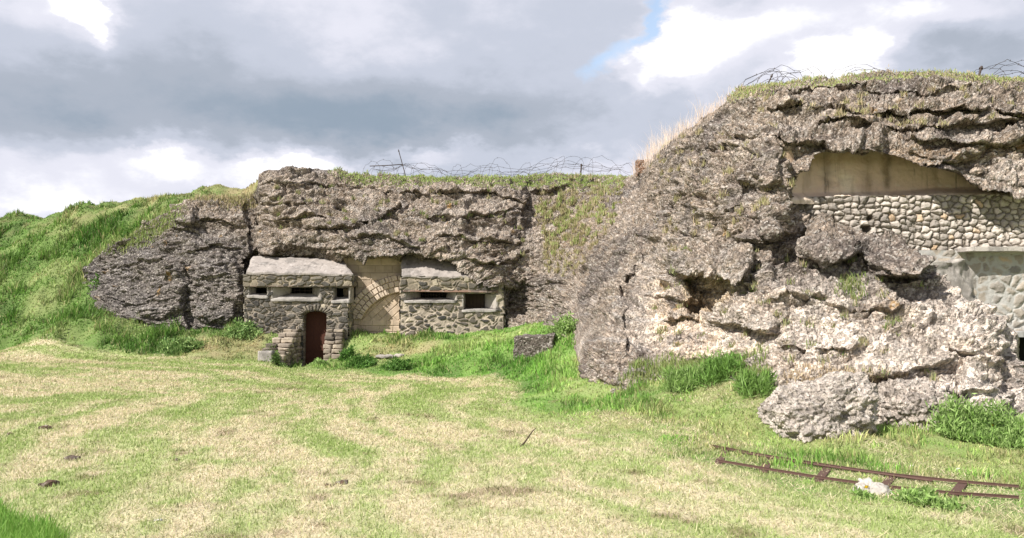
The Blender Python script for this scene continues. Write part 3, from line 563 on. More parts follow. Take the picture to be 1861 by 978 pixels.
# dry grass rooted on the concrete
Vr = V1.reshape(-1, 3); pxr, pyr = PXf.ravel(), PYf.ravel()
def region(poly, n, soft=10):
    m_ = polymask(pxr, pyr, poly, soft)*(1) ; m_ = np.where(np.isfinite(m_), m_, 0); m_ /= m_.sum(); return rng.choice(len(Vr), n, p=m_)
def rockgrass(poly, n, h0, h1, colA, colB, lean=.5, wdk=1.0, clumps=None):
    if clumps:
        cidx = region(poly, clumps, 4); i = cidx[rng.integers(0, clumps, n)]; p = Vr[i]+rng.normal(0, .05, (n, 3))*np.array([1, .6, .5])
    else: i = region(poly, n); p = Vr[i]+rng.normal(0, .02, (n, 3))
    t = rng.random((n, 1)); c = (np.array(colA)*(1-t)+np.array(colB)*t)*rng.uniform(.75, 1.25, (n, 1))
    return p, rng.uniform(h0, h1, n), (.004+.0009*p[:, 1])*wdk*rng.uniform(.6, 1.3, n), rng.uniform(.05, lean, n), c
DRY = (.46, .36, .24); DRY2 = (.60, .49, .34); GRN = (.18, .27, .07); OLV = (.32, .33, .14); CAP = (.30, .42, .11)
sets = [rockgrass([(965, 345), (1050, 322), (1145, 330), (1120, 400), (1060, 500), (1000, 505), (985, 430)], 7000, .05, .2, DRY, OLV, .8, clumps=260),
        rockgrass([(600, 316), (950, 322), (1140, 322), (1130, 345), (960, 345), (800, 342), (640, 338)], 20000, .03, .12, CAP, OLV, .85),
        rockgrass([(1340, 160), (1450, 150), (1861, 140), (2060, 150), (2060, 160), (1861, 158), (1600, 152), (1400, 168), (1330, 186)], 24000, .03, .085, CAP, DRY, .85),
        rockgrass([(970, 380), (1140, 340), (1120, 420), (1010, 470)], 5000, .08, .25, CAP, DRY, .7, clumps=120),
        rockgrass([(380, 362), (465, 350), (465, 378), (440, 380), (350, 372)], 2500, .06, .25, DRY, OLV, .7),
        rockgrass([(200, 460), (310, 380), (340, 395), (260, 450)], 2500, .06, .22, OLV, GRN, .7),
        rockgrass([(500, 330), (950, 350), (950, 470), (500, 420)], 2600, .06, .2, DRY, GRN, .8, clumps=70),
        rockgrass([(1180, 280), (1420, 180), (1440, 400), (1200, 480)], 2600, .05, .2, DRY, OLV, .8, clumps=60),
        rockgrass([(1180, 440), (1690, 500), (1700, 700), (1200, 660)], 2600, .04, .16, DRY, GRN, .8, clumps=75),
        rockgrass([(1445, 180), (1861, 170), (1861, 240), (1445, 240)], 1400, .05, .18, DRY, OLV, .8, clumps=36),
        rockgrass([(1530, 515), (1565, 515), (1570, 545), (1520, 545)], 350, .05, .2, OLV, GRN, .8), rockgrass([(1440, 680), (1640, 686), (1640, 700), (1430, 700)], 1500, .03, .12, DRY2, DRY, .9),
        rockgrass([(1165, 660), (1400, 650), (1400, 700), (1130, 705)], 3000, .05, .2, OLV, GRN, .7)]
A_ = [np.concatenate(q) for q in zip(*sets)]
blades('dry_grass', *A_[:4], A_[4], 'dry tufts rooted in the cracks and along the top edge of the concrete', 'grass')
# tall straw coloured grasses on the skyline shoulder
i = np.where((pxr > 1150) & (pxr < 1345) & (np.arange(len(pxr))//C_ >= NR-8) & (np.arange(len(pxr))//C_ < NR+5))[0]; i = rng.choice(i, 2000); cl_ = np.clip(.75+1.1*fbm(xyz(pxr[i]/14, 0, 0), 3, 77), .1, 1.4)
p = Vr[i]+rng.normal(0, .08, (len(i), 3)); wgt = np.interp(pxr[i], [1150, 1165, 1230, 1290, 1345], [.9, 1.0, .75, .5, .2]); t = rng.random((len(i), 1))
blades('tall_dry_grass', p, wgt*cl_*rng.uniform(.2, 1.05, len(i))**1.5, np.full(len(i), .008), rng.uniform(.03, .8, len(i))**1.3, np.array([.85, .72, .63])*(1-t)+np.array([.70, .55, .43])*t, 'tall straw coloured grasses standing against the sky on the rampart shoulder', 'grass')
# fresh green in the lower left corner
n = 16000; x = rng.uniform(-5.2, -3.2, n); y = rng.uniform(5.3, 7.0, n); px, py = pix(x, y, ghz(x, y)); k = py > 945+px*.42+22*fbm(xyz(x*3, y*3, 0), 2, 4); x, y = x[k], y[k]; n = len(x); t = rng.random((n, 1))
blades('fresh_grass', xyz(x, y, ghz(x, y)), rng.uniform(.08, .22, n), np.full(n, .009), rng.uniform(.1, .7, n), (np.array([.14, .32, .04])*(1-t)+np.array([.28, .42, .10])*t), 'fresh bright green grass in the near left corner of the field', 'grass')
#@@OBJECTS
# ------------------------------------------------------------------ masonry panels
def panel(name, x0, x1, z0, z1, y0, y1, fn, m, parent, hole=None, res=.014, axis='x', sgn=1, thick=0):
    """upright sheet from (x0,y0) to (x1,y1); fn(u,z)->(relief, colour); relief pushes out of the wall"""
    ln = math.hypot(x1-x0, y1-y0); nu = int(ln/res)+2; nz = int((z1-z0)/res)+2
    U, Z = np.meshgrid(np.linspace(0, ln, nu), np.linspace(z0, z1, nz)); h, c = fn(U, Z)
    dx, dy = (x1-x0)/ln, (y1-y0)/ln; nx, ny = dy, -dx
    V = np.stack([x0+dx*U+nx*h, y0+dy*U+ny*h, Z], -1); Fc = gridfaces(nz, nu)
    if hole is not None:
        px, py = pix(V[..., 0], V[..., 1]-h*0, V[..., 2]); k = hole(px, py).ravel()[Fc].all(1); Fc = Fc[~k]
    u, inv = np.unique(Fc, return_inverse=True)
    return npmesh(name, V.reshape(-1, 3)[u], inv.reshape(Fc.shape), m, parent, c.reshape(-1, 3)[u])
def rubble(cell, asp=1.35, dark=(.075, .072, .068), lite=(.20, .185, .16), mort=(.40, .345, .255), relief=.05, seed=0, gap=.10, warpk=.25, rand=.35, paleshare=.06, palec=(.42, .36, .27)):
    def fn(U, Z):
        q = xyz(U/(cell*asp), Z/cell, seed*3.7); wp = warpk*np.stack([vnoise(q*1.1, 401), vnoise(q*1.1+9, 402), np.zeros(U.shape)], -1)
        q = q+wp; q[..., 2] = seed*3.7+.5; f1, f2, cid = worley(q, 500+seed, .8); e = f2-f1; s_ = sstep(gap*.5, gap*2.0, e+.06*vnoise(xyz(U*30, Z*30, 0), 7))
        sz = sstep(.15, .5, cid*1.0+.25); s_ = s_*sz
        dome = np.clip(1-(f1*1.2)**2, 0, 1)**.5
        h = relief*(s_*(.5+.5*dome)+rand*s_*(cid-.5))+.006*fbm(xyz(U*25, Z*25, 0), 3, 411)+.03*fbm(xyz(U*1.5, Z*1.5, seed), 3, 412)
        t = np.modf(cid*7.31)[0]; st_ = lerp(np.ones(U.shape+(3,))*np.array(dark), lite, t**1.3); st_ = lerp(st_, palec, (np.modf(cid*13.7)[0] < paleshare)*.9)
        mo = np.ones(U.shape+(3,))*np.array(mort)*(.8+.4*np.clip(.5+fbm(xyz(U*2, Z*2, 4), 3, 421), 0, 1))[..., None]
        return h, lerp(mo, (0, 0, 0), s_)+st_*s_[..., None]
    return fn
def rect(*rs):
    return lambda px, py: np.any([(px > a) & (px < c) & (py > b) & (py < d) for a, b, c, d in rs], 0)
def X_(px, Y, py=573): return float(P(px, py, Y)[0])
def Z_(py, Y, px=930): return float(P(px, py, Y)[2])
def embrasure(parent, r, dk, yf, deep, bars=0, name='embrasure'):
    """splayed concrete opening: outer rect r, slot rect dk (photo rows and columns at the wall plane)"""
    a, b, c, d = r; x0, x1 = X_(a, yf), X_(c, yf); z1, z0 = Z_(b, yf), Z_(d, yf); yb = yf+deep
    X0, X1 = X_(dk[0], yb), X_(dk[2], yb); Zt, Zb = Z_(dk[1], yb), Z_(dk[3], yb); mb = MB(); t = .05
    def q(p): mb.hexa(p, n=8, rnd=.03, amp=.015, freq=6, c=(.36, .325, .29))
    yo = yf-.02
    # left, right, bottom, top cheeks, each a wedge of real thickness
    q([(x0-t, yo, z0), (x0, yo, z0), (X0-t, yb, Zb), (X0, yb, Zb), (x0-t, yo, z1), (x0, yo, z1), (X0-t, yb, Zt), (X0, yb, Zt)])
    q([(x1, yo, z0), (x1+t, yo, z0), (X1, yb, Zb), (X1+t, yb, Zb), (x1, yo, z1), (x1+t, yo, z1), (X1, yb, Zt), (X1+t, yb, Zt)])
    q([(x0-t, yo, z1), (x1+t, yo, z1), (X0-t, yb, Zt), (X1+t, yb, Zt), (x0-t, yo, z1+t), (x1+t, yo, z1+t), (X0-t, yb, Zt+t), (X1+t, yb, Zt+t)])
    e = mb.build(name, M['conc'], parent); sb = MB(); zz = z0-.06
    sb.hexa([(x0-.06, yo-.05, zz-.02), (x1+.06, yo-.05, zz-.02), (X0-t, yb, Zb-.2), (X1+t, yb, Zb-.2), (x0-.06, yo-.05, z0), (x1+.06, yo-.05, z0), (X0-t, yb, Zb), (X1+t, yb, Zb)], n=10, rnd=.05, amp=.03, freq=5, c=(.32, .295, .27))
    sb.build('sill', M['conc'], e)
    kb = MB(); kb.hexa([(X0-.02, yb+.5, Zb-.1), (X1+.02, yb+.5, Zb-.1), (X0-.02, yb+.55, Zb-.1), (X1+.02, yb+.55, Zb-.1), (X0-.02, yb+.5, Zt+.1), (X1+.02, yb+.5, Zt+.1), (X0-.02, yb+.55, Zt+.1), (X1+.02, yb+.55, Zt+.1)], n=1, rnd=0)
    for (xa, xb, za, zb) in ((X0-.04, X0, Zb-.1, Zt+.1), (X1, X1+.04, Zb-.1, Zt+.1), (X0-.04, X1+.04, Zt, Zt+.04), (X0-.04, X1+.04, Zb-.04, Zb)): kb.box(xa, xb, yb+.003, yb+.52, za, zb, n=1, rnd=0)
    kb.build('interior', M['dark'], e, smooth=False)  # box blackened to give the shade behind the slot
    if bars:
        g = MB()
        for k in range(bars):
            x = X0+(X1-X0)*(k+.5)/bars; g.tube([(x, yb+.04, Zb-.02), (x, yb+.04, Zt+.02)], .012)
        g.tube([(X0, yb+.055, (Zb+Zt)/2), (X1, yb+.055, (Zb+Zt)/2)], .010); g.build('grille', M['wire'], e)
    return e
def roofslab(parent, bot, top, yf, yb, th, name='roof'):
    (a, az0, b, bz0), (c, cz0, d, dz0) = bot, top; mb = MB()
    A = P(a, az0, yf); B = P(b, bz0, yf); Cc = P(c, cz0, yb); Dd = P(d, dz0, yb); dn = np.array([0, 0, -th])
    mb.hexa([A+dn, B+dn, Cc+dn*3, Dd+dn*3, A, B, Cc, Dd], n=40, rnd=.03, amp=.055, freq=2.6, seed=2, c=(.31, .275, .25)); return mb.build(name, M['conc'], parent)
# ---- left blockhouse
yf = 28.0; bl = empty('stone_blockhouse', (X_(540, yf), yf, 0), 'dark rubble stone blockhouse with three small gun slits above its arched iron door', 'blockhouse')
x0, x1 = X_(444, yf), X_(633, yf); zt = Z_(519.5, yf)
def doorhole(px, py): return (px > 551) & (px < 594) & (py > 572-7*np.sqrt(np.clip(1-((px-572.5)/21.5)**2, 0, 1)))
E1, E2, E3 = (452, 520, 485, 538), (495, 521, 582, 544), (605, 521, 633.5, 547)
R1 = rubble(.16, 1.5, seed=1, mort=(.26, .22, .175), dark=(.038, .036, .034), lite=(.11, .10, .085), gap=.10, warpk=.4)
hl = rect(E1, E2, E3); panel('wall', x0, x1, -.4, zt, yf, yf, R1, M['stone'], bl, hole=lambda a, b: hl(a, b) | doorhole(a, b))
panel('wall', x1, x1, -.2, zt, yf, yf+1.2, rubble(.16, 1.5, seed=2, gap=.09), M['stone'], bl, hole=None); panel('wall', x0, x0, 0, zt, yf+1.2, yf, rubble(.16, 1.5, seed=3), M['stone'], bl)
bb = panel('upper_wall', x0-.03, x1+.12, zt-.01, Z_(499, yf-.1), yf-.09, yf-.09, rubble(.17, 1.6, seed=4, mort=(.30, .25, .18), dark=(.06, .056, .05), lite=(.17, .15, .12), warpk=.4), M['stone'], bl)
panel('upper_wall', x1+.12, x1+.12, zt-.01, Z_(499, yf-.1), yf-.09, yf+1.0, rubble(.17, 1.6, seed=5), M['stone'], bl)
mb = MB(); mb.box(x0-.03, x1+.13, yf-.11, yf+.6, zt-.035, zt, n=6, rnd=.02, amp=.01, c=(.17, .13, .10)); mb.build('lintel', M['conc'], bl)
roofslab(bl, (447, 494, 643, 499), (459, 466, 622, 470), yf-.14, yf+1.05, .07)
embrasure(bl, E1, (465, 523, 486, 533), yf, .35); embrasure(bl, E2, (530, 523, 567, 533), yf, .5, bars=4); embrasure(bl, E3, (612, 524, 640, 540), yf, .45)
# door, its reveal and the ring of narrow stones over it
dx0, dx1 = X_(551, yf), X_(594, yf); dcx = (dx0+dx1)/2; dw = (dx1-dx0)/2; zs = Z_(573, yf); za = Z_(565, yf); yd = yf+.42
arch = [(dcx+dw*math.cos(t), zs+(za-zs)*math.sin(t)) for t in np.linspace(0, math.pi, 17)]
def prism(mb, poly, ya, yb_, c=None):
    n = len(poly); V = [(x, ya, z) for x, z in poly]+[(x, yb_, z) for x, z in poly]
    mb.add(V, [tuple(range(n))[::-1], tuple(range(n, 2*n))]+[(i, (i+1) % n, (i+1) % n+n, i+n) for i in range(n)], c)
mb = MB(); prism(mb, [(x*1.0, z) for x, z in arch]+[(dx0, -.25), (dx1, -.25)], yd, yd+.05); dr = mb.build('door', M['rust'], bl, smooth=False)
mb = MB()
for k in (.33, .66): xx = dx0+(dx1-dx0)*k; mb.box(xx-.006, xx+.006, yd-.008, yd+.002, -.2, zs+.05, n=1, rnd=0)
for zz in (.45, 1.35): mb.box(dx0+.02, dx1-.02, yd-.012, yd+.001, zz-.03, zz+.03, n=1, rnd=0)
mb.build('strap', M['rust'], dr, smooth=False)
pts = [(dx1, -.3)]+arch+[(dx0, -.3)]; mb = MB()
for (xa, z_a), (xb, z_b) in zip(pts[:-1], pts[1:]):
    L_ = math.hypot(xb-xa, z_b-z_a); k = max(1, int(L_/.14))
    for j in range(k):
        u0, u1 = j/k, (j+1)/k; p0 = (xa+(xb-xa)*u0, z_a+(z_b-z_a)*u0); p1 = (xa+(xb-xa)*u1, z_a+(z_b-z_a)*u1); nx, nz = (z_b-z_a)/L_, -(xb-xa)/L_; e = .10
        mb.hexa([(p0[0], yf-.02, p0[1]), (p0[0]+nx*e, yf-.02, p0[1]+nz*e), (p0[0], yd+.03, p0[1]), (p0[0]+nx*e, yd+.03, p0[1]+nz*e), (p1[0], yf-.02, p1[1]), (p1[0]+nx*e, yf-.02, p1[1]+nz*e), (p1[0], yd+.03, p1[1]), (p1[0]+nx*e, yd+.03, p1[1]+nz*e)], n=4, rnd=.10, amp=.015, freq=9, seed=j, c=np.array([.27, .235, .185])*rng.uniform(.7, 1.2))
mb.build('door_reveal', M['stone'], bl)
mb = MB()
for k in range(15):
    t = math.pi*(1.02-(k+.5)/15*1.04); r0, r1 = 1.04, 1.0; ln_ = rng.uniform(.16, .26); dt = .075
    def ap(tt, ex): return (dcx+(dw+ex)*math.cos(tt), zs+(za-zs+ex)*math.sin(tt)+(-.02))
    c8 = []
    for ex in (.02, ln_):
        pass
    for (tt, ex) in ((t-dt, .03), (t+dt, .03), (t-dt, ln_), (t+dt, ln_)): c8.append(ap(tt, ex))
    q = [(c8[0][0], yf-.07, c8[0][1]), (c8[1][0], yf-.07, c8[1][1]), (c8[0][0], yf+.08, c8[0][1]), (c8[1][0], yf+.08, c8[1][1]), (c8[2][0], yf-.07, c8[2][1]), (c8[3][0], yf-.07, c8[3][1]), (c8[2][0], yf+.08, c8[2][1]), (c8[3][0], yf+.08, c8[3][1])]
    mb.hexa(q, n=3, rnd=.2, amp=.02, freq=8, seed=k, c=np.array([.15, .13, .105])*rng.uniform(.5, 1.6))
mb.build('arch', M['stone'], bl)
# wing walls of stacked stones
def wing(xin, xout, yA, yB, ztop, zlow, sd, flare=0):
    mb = MB(); r_ = random.Random(sd); z0 = -.3; i = 0; xl, xr = min(xin, xout), max(xin, xout)
    while z0 < ztop-.04:
        dz = r_.uniform(.09, .20); z1 = min(z0+dz, ztop+.03); f = max(0, (z1-.06-zlow)/(ztop-zlow)); y = yA+(yB-yA-.25)*f**1.1; ex_ = flare*(1-min(f, 1)); xl_, xr_ = (xl-ex_, xr) if flare > 0 else (xl, xr-ex_)
        while y < yB:
            l_ = min(r_.uniform(.16, .42), yB-y+.02); cut = xl_+(xr_-xl_)*r_.uniform(.35, .65)
            for (xa, xb) in ((xl_, cut-.012), (cut+.012, xr_)):
                o = r_.uniform(-.05, .05); c = np.array([.20, .165, .13])*r_.uniform(.4, 1.6) if r_.random() < .65 else np.array([.42, .35, .27])*r_.uniform(.7, 1.1)
                t_ = r_.uniform(-.02, .02); mb.hexa([(xx_+(o*.5), yy_+o, zz_+(t_ if xx_ == xa else -t_)) for zz_ in (z0, z1-.015) for yy_ in (y, y+l_-.02) for xx_ in (xa, xb)], n=5, rnd=.2, amp=.05, freq=5, seed=i*7+y, c=c)
            y += l_
        z0 = z1; i += 1
    mb.box(xl+.04, xr-.04, yA+(yB-yA)*.75, yB, -.3, ztop-.1, n=3, rnd=.02, c=(.30, .25, .19))
    mb.box(xl+.04, xr-.04, yA+.1, yB, -.3, zlow, n=3, rnd=.02, c=(.30, .25, .19))
    return mb.build('wing_wall', M['stone'], bl)
wing(X_(549, 28.0), X_(549, 28.0)-.55, 25.9, 28.0, Z_(598, 27.6), .38, 3, .38)
w2 = wing(X_(593.5, 28)+.06, X_(593.5, 28)+.62, 27.1, 28.0, Z_(600, 27.5), .30, 5, -.12)
mb = MB(); mb.box(-8.10, -7.64, 25.5, 25.9, -.1, .56, n=8, rnd=.08, amp=.02, freq=6, c=(.33, .30, .27)); mb.build('footing', M['conc'], bl)
# ---- limestone panel with its blocked arch
yp = 28.85; lw = empty('limestone_wall', (X_(680, yp), yp, 1), 'recessed wall of tan cut limestone with part of a big blocked arch', 'wall')
s_ = yp/F; cxa, cza = X_(738, yp), Z_(620, yp); Ri, Ro = 89*s_, 121*s_
def limefn(part):
    X0 = X_(624, yp)
    def fn(U, Z):
        Xw = X0+U; r = np.hypot(Xw-cxa, Z-cza); th = np.arctan2(Z-cza, Xw-cxa); n_ = fbm(xyz(Xw*4, Z*4, 0), 3, 601)
        def brick(a, b, la, lb, seed):
            row = np.floor(b/lb); aa = a/la+.5*(row % 2)+.3*vnoise(xyz(row*3.3, 0, 0), seed); fa = np.abs(aa-np.round(aa))*la; fb = np.abs(b/lb-np.round(b/lb))*lb
            e = np.minimum(fa, fb); idd = _h(np.floor(aa+.5).astype(np.int64), row.astype(np.int64), row.astype(np.int64)*0, seed)/4294967295.; return sstep(.004, .022, e), idd
        e1, i1 = brick(Xw, Z, .62, .27, 611); c_a, s_a = math.cos(.75), math.sin(.75); e2, i2 = brick(Xw*c_a+Z*s_a, -Xw*s_a+Z*c_a, .42, .23, 612)
        e0, i0 = brick(Xw, Z, .5, .22, 613); low_ = Z < Z_(583, yp); e2 = np.where(low_, e0, e2); i2 = np.where(low_, i0, i2)
        e3, i3 = brick(th*2.1, r-Ri, .21, (Ro-Ri)/3.001, 614)
        ring = (r > Ri) & (r < Ro) & (Z > Z_(580, yp)); ins = (r <= Ri) | ((Z <= Z_(580, yp)) & (Xw > X_(657, yp)))
        e = np.where(ring, e3, np.where(ins, e2, e1)); i = np.where(ring, i3, np.where(ins, i2, i1))
        h = .02*e+.015*(i-.5)+np.where(ring, .06+.055*e3*(.4+i3), 0)-.06*ins+.012*n_
        edge = np.minimum(np.abs(r-Ri), 9); h = h-.03*(edge < .015)*(Z > Z_(581, yp))
        c = np.ones(U.shape+(3,))*np.array([.46, .365, .275])*(.80+.34*i+.25*n_)[..., None]; c = lerp(c, (.60, .50, .41), .55*ring); c = lerp(c, (.30, .24, .18), .55*(1-e)); return h, c
    return fn
panel('facing', X_(624, yp), X_(732, yp), .5, Z_(462, yp), yp, yp, limefn(0), M['lime'], lw, res=.010)
# ---- right blockhouse
yf = 27.8; br = empty('stone_blockhouse', (X_(815, yf), yf, 0.9), 'rubble stone blockhouse with two wide gun slits and a sloping grey concrete roof', 'blockhouse')
x0, x1 = X_(728, yf), X_(915, yf); zt = Z_(527, yf)
A_, B_ = (737, 529.5, 829, 546.5), (842, 533, 902, 563)
R2 = rubble(.185, 1.35, seed=11, mort=(.385, .325, .255), dark=(.038, .037, .036), lite=(.14, .12, .095), gap=.16, relief=.045, warpk=.45)
hl2 = rect(A_, B_); panel('wall', x0, x1, .5, zt, yf, yf, R2, M['stone'], br, hole=hl2)
panel('wall', x0, x0, .5, Z_(502, yf), yf+1.1, yf, rubble(.3, 1.2, seed=12, mort=(.5, .42, .32), dark=(.3, .25, .2), lite=(.45, .38, .3)), M['stone'], br)
panel('wall', x1, x1+.1, .5, zt, yf, yf+1.0, rubble(.185, 1.35, seed=13), M['stone'], br)
panel('upper_wall', x0-.02, x1, zt-.01, Z_(502, yf), yf-.06, yf-.06, rubble(.18, 1.6, seed=14, mort=(.31, .26, .19), dark=(.05, .047, .042), lite=(.16, .14, .11), gap=.13, warpk=.45), M['stone'], br)
mb = MB(); mb.hexa([(x0+.08, yf-.10, zt-.055), (X_(905, yf), yf-.10, zt-.105), (x0+.08, yf+.5, zt-.055), (X_(905, yf), yf+.5, zt-.105), (x0+.08, yf-.10, zt), (X_(905, yf), yf-.10, zt-.03), (x0+.08, yf+.5, zt), (X_(905, yf), yf+.5, zt-.03)], n=8, rnd=.02, amp=.012, c=(.26, .16, .12)); mb.build('lintel', M['conc'], br)
roofslab(br, (729, 501, 868, 503), (731, 462, 822, 462), yf-.10, yf+1.0, .06)
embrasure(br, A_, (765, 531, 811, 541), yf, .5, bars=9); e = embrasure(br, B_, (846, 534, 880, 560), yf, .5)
mb = MB()
for k in range(5): xa = X_(846, 28.5)+k*.135; mb.box(xa, xa+.125, yf+.62, yf+.65, Z_(566, 28.4), Z_(531, 28.4)-.02*k, n=1, rnd=0, c=(.3, .28, .26))
mb.build('shutter', M['wood'], e, smooth=False)
# ---- tall rampart: plastered niche
NPX = np.arange(1418, 2080, 2.0); NPY = np.arange(262, 372, 1.6); A, B = np.meshgrid(NPX, NPY[::-1])
lip = np.interp(A, [1418, 1560, 1640, 1700, 1780, 1861, 2080], [352, 352, 349, 343, 342, 346, 348]); fr_ = sstep(-3, 12, B-lip)
DD = 16.90-.36*fr_-.45*sstep(1500, 1430, A)-.30*sstep(1560, 1900, A)+.25*sstep(330, 280, B)*0
V = P(A, B, DD); Nq = np.array([0, -1., .15]); V = V+Nq*(.06*fbm(V*1.8, 4, 701)+.016*fbm(V*16, 3, 702))[..., None]
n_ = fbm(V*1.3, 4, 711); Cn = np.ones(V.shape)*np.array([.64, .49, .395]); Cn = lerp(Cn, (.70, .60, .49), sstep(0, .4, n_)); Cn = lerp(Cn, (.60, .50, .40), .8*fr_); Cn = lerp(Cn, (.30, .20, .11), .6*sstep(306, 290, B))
for sx, ww, am in ((1502, 9, .5), (1612, 7, .75), (1575, 10, .3), (1468, 7, .3)): Cn = lerp(Cn, (.14, .105, .075), am*np.exp(-((A-sx+3*vnoise(xyz(B/9, 0, sx), 5))/ww)**2)*sstep(352, 335, B))
Cn = lerp(Cn, (.72, .68, .62), .5*np.exp(-((B-339)/4)**2)*sstep(.25, .5, fbm(xyz(A/12, B/8, 0), 3, 721)))
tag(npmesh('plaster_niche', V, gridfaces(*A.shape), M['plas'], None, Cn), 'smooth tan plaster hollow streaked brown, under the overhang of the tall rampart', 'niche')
# ---- coursed pale rubble wall under the niche
def cobbles(cell, asp, seed, c0, c1, mort, relief, hole_share=.03, mortfill=0.0):
    def fn(U, Z):
        row = np.floor(Z/cell+.25*vnoise(xyz(U*.7, Z*.5, 0), seed)); q = xyz(U/(cell*asp), Z/cell, seed*2.3); q = q+.28*np.stack([vnoise(q*1.1, 1), vnoise(q*1.1+5, 2), 0*U], -1)+.12*np.stack([vnoise(q*4, 3), vnoise(q*4+5, 4), 0*U], -1)
        q[..., 2] = seed*2+.5; f1, f2, cid = worley(q, 800+seed, .72); e = f2-f1; s_ = sstep(.06, .22, e); dome = np.clip(e/.55, 0, 1)**.5
        hole = (np.modf(cid*31.7)[0] < hole_share); big = np.modf(cid*5.1)[0]
        h = relief*(dome*(.75+.5*big))*np.where(hole, -1.6, 1)+.010*fbm(xyz(U*14, Z*14, 0), 3, 811)+.05*fbm(xyz(U*.9, Z*.9, 0), 2, 812)
        if mortfill: h = np.maximum(h, relief*mortfill+.02*fbm(xyz(U*5, Z*5, 0), 3, 815)); s_ = s_*sstep(relief*mortfill-.012, relief*mortfill+.012, relief*dome*(.75+.5*big)-.02*fbm(xyz(U*2, Z*2, 0), 2, 816))
        t = np.modf(cid*9.7)[0]; c = lerp(np.ones(U.shape+(3,))*np.array(c0), c1, t); c = lerp(c, (.50, .33, .18), (np.modf(cid*17.3)[0] < .05)*.6); c = lerp(c, (.05, .04, .03), hole*.9)
        return h, lerp(np.ones(U.shape+(3,))*np.array(mort), (0, 0, 0), s_)+c*s_[..., None]
    return fn
cw = panel('rubble_wall', X_(1436, 16.55), X_(2075, 16.1), Z_(476, 16.4), Z_(356, 16.4), 16.55, 16.10, cobbles(.130, 1.22, 3, (.22, .195, .17), (.55, .49, .43), (.17, .145, .115), .085), M['pale'], None, res=.010)
tag(cw, 'wall of small rounded pale stones laid in courses directly below the plaster hollow', 'wall')
lw2 = panel('rubble_wall', X_(1672, 16.25), X_(2075, 16.1), Z_(612, 16.2), Z_(455, 16.2), 16.25, 16.1, cobbles(.21, 1.1, 8, (.20, .185, .165), (.36, .31, .25), (.37, .36, .335), .06, 0, mortfill=.50), M['pale'], None, res=.012)
tag(lw2, 'grey mortared stone wall at the right edge, below the thin concrete ledge', 'wall')
# cream mortar shoulder against the lower wall
mb = MB(); mb.hexa([P(1690, 545, 15.9), P(1790, 590, 16.05), P(1690, 545, 16.6), P(1800, 590, 16.6), P(1678, 474, 15.9), P(1742, 474, 16.0), P(1678, 466, 16.5), P(1780, 468, 16.5)], n=36, rnd=.06, amp=.12, freq=2.6, seed=3, c=(.36, .33, .295))
o = mb.build('mortar_mass', M['conc'], None); tag(o, 'slumped lump of pale mortar between the sloping rubble and the grey stone wall', 'mortar')
mb = MB(); xa, xb = X_(1742, 16.2), X_(2075, 16.2); za = Z_(459, 16.2); mb.box(xa, xb, 15.85, 16.5, za, za+.09, n=30, rnd=.03, amp=.02, freq=3, c=(.44, .40, .36)); tag(mb.build('concrete_ledge', M['conc'], None), 'thin projecting concrete ledge across the right stone wall', 'ledge')
mb = MB(); xa, xb = X_(1815, 16.2), X_(2075, 16.2); za = Z_(612, 16.2); mb.box(xa, xb, 15.85, 16.7, za, za+.12, n=20, rnd=.03, amp=.01, freq=3, c=(.36, .35, .34))
lt = mb.build('concrete_lintel', M['conc'], None); tag(lt, 'grey concrete lintel above the dark opening at the far right', 'lintel')
mb = MB(); mb.box(xa-.3, xb, 16.9, 17.0, -.3, za, n=2, rnd=0); mb.build('opening', M['dark'], lt)  # near-black sheet, painted as the shade below the lintel

# ------------------------------------------------------------------ loose concrete and stones
def relief(Q):
    f1, f2, c1 = worley(Q*np.array([1.9, 1.9, 2.6]), 5); g1, g2, c2 = worley(Q*np.array([4.6, 4.6, 5.6]), 15); h1, h2, c3 = worley(Q*14., 25)
    return .10*fbm(Q*1.2, 4, 81)+.14*(np.clip(f2-f1, 0, .35)-.15)+.11*(.5-g1)+.07*fbm(Q*6, 3, 91, .6)+.09*(.5-h1), c2, c3
def lump(name, ctr, rad, shape, m, base, label, cat, nu=150, amp=1.0, group=None, rel=True):
    U, Vv = np.meshgrid(np.linspace(0, 2*np.pi, nu*2+1), np.linspace(-np.pi/2, np.pi/2, nu)); d = np.stack([np.cos(Vv)*np.cos(U), np.cos(Vv)*np.sin(U), np.sin(Vv)], -1)
    e = 2.8; d = d/((np.abs(d)**e).sum(-1)**(1/e))[..., None]; p = shape(d*np.array(rad)); Q = p+np.array(ctr)
    if rel: h, c2, c3 = relief(Q); h = h*amp
    else: h = amp*fbm(Q*9, 4, 77)*.1; c2 = c3 = np.full(h.shape, .5)
    n = d/np.linalg.norm(d, axis=-1, keepdims=True); n[..., 2] *= .8; V = p+n*h[..., None]; V[:, -1] = V[:, 0]
    C = np.ones(V.shape)*np.array(base); C = C*(.7+.6*c2[..., None])*(.85+.3*c3[..., None])
    o = npmesh(name, V, gridfaces(*U.shape), m, None, C); o.location = ctr; return tag(o, label, cat, group)
def bsh(p):
    q = p.copy(); k = p[..., 2]/.5; q[..., 0] = p[..., 0]*(1+.12*k)+.05*k; q[..., 2] = p[..., 2]+.10*np.sin(p[..., 0]*3)-.10*p[..., 0]*(k < 0)*0; return q
lump('boulder', tuple(P(1487, 754, 11.5)), (.72, .62, .50), bsh, M['rock'], (.50, .435, .375), 'big pale boulder of pebbly concrete lying at the foot of the tall rampart', 'boulder', nu=230)
lump('rubble_block', tuple(P(1650, 745, 12.5)), (.50, .7, .40), lambda p: p, M['rock'], (.45, .385, .33), 'rough pale mass of rubble just right of the big boulder', 'rubble', nu=190)
mb = MB(); p0 = P(933, 645, 22.9); p1 = P(1005, 640, 22.6); hz = .50
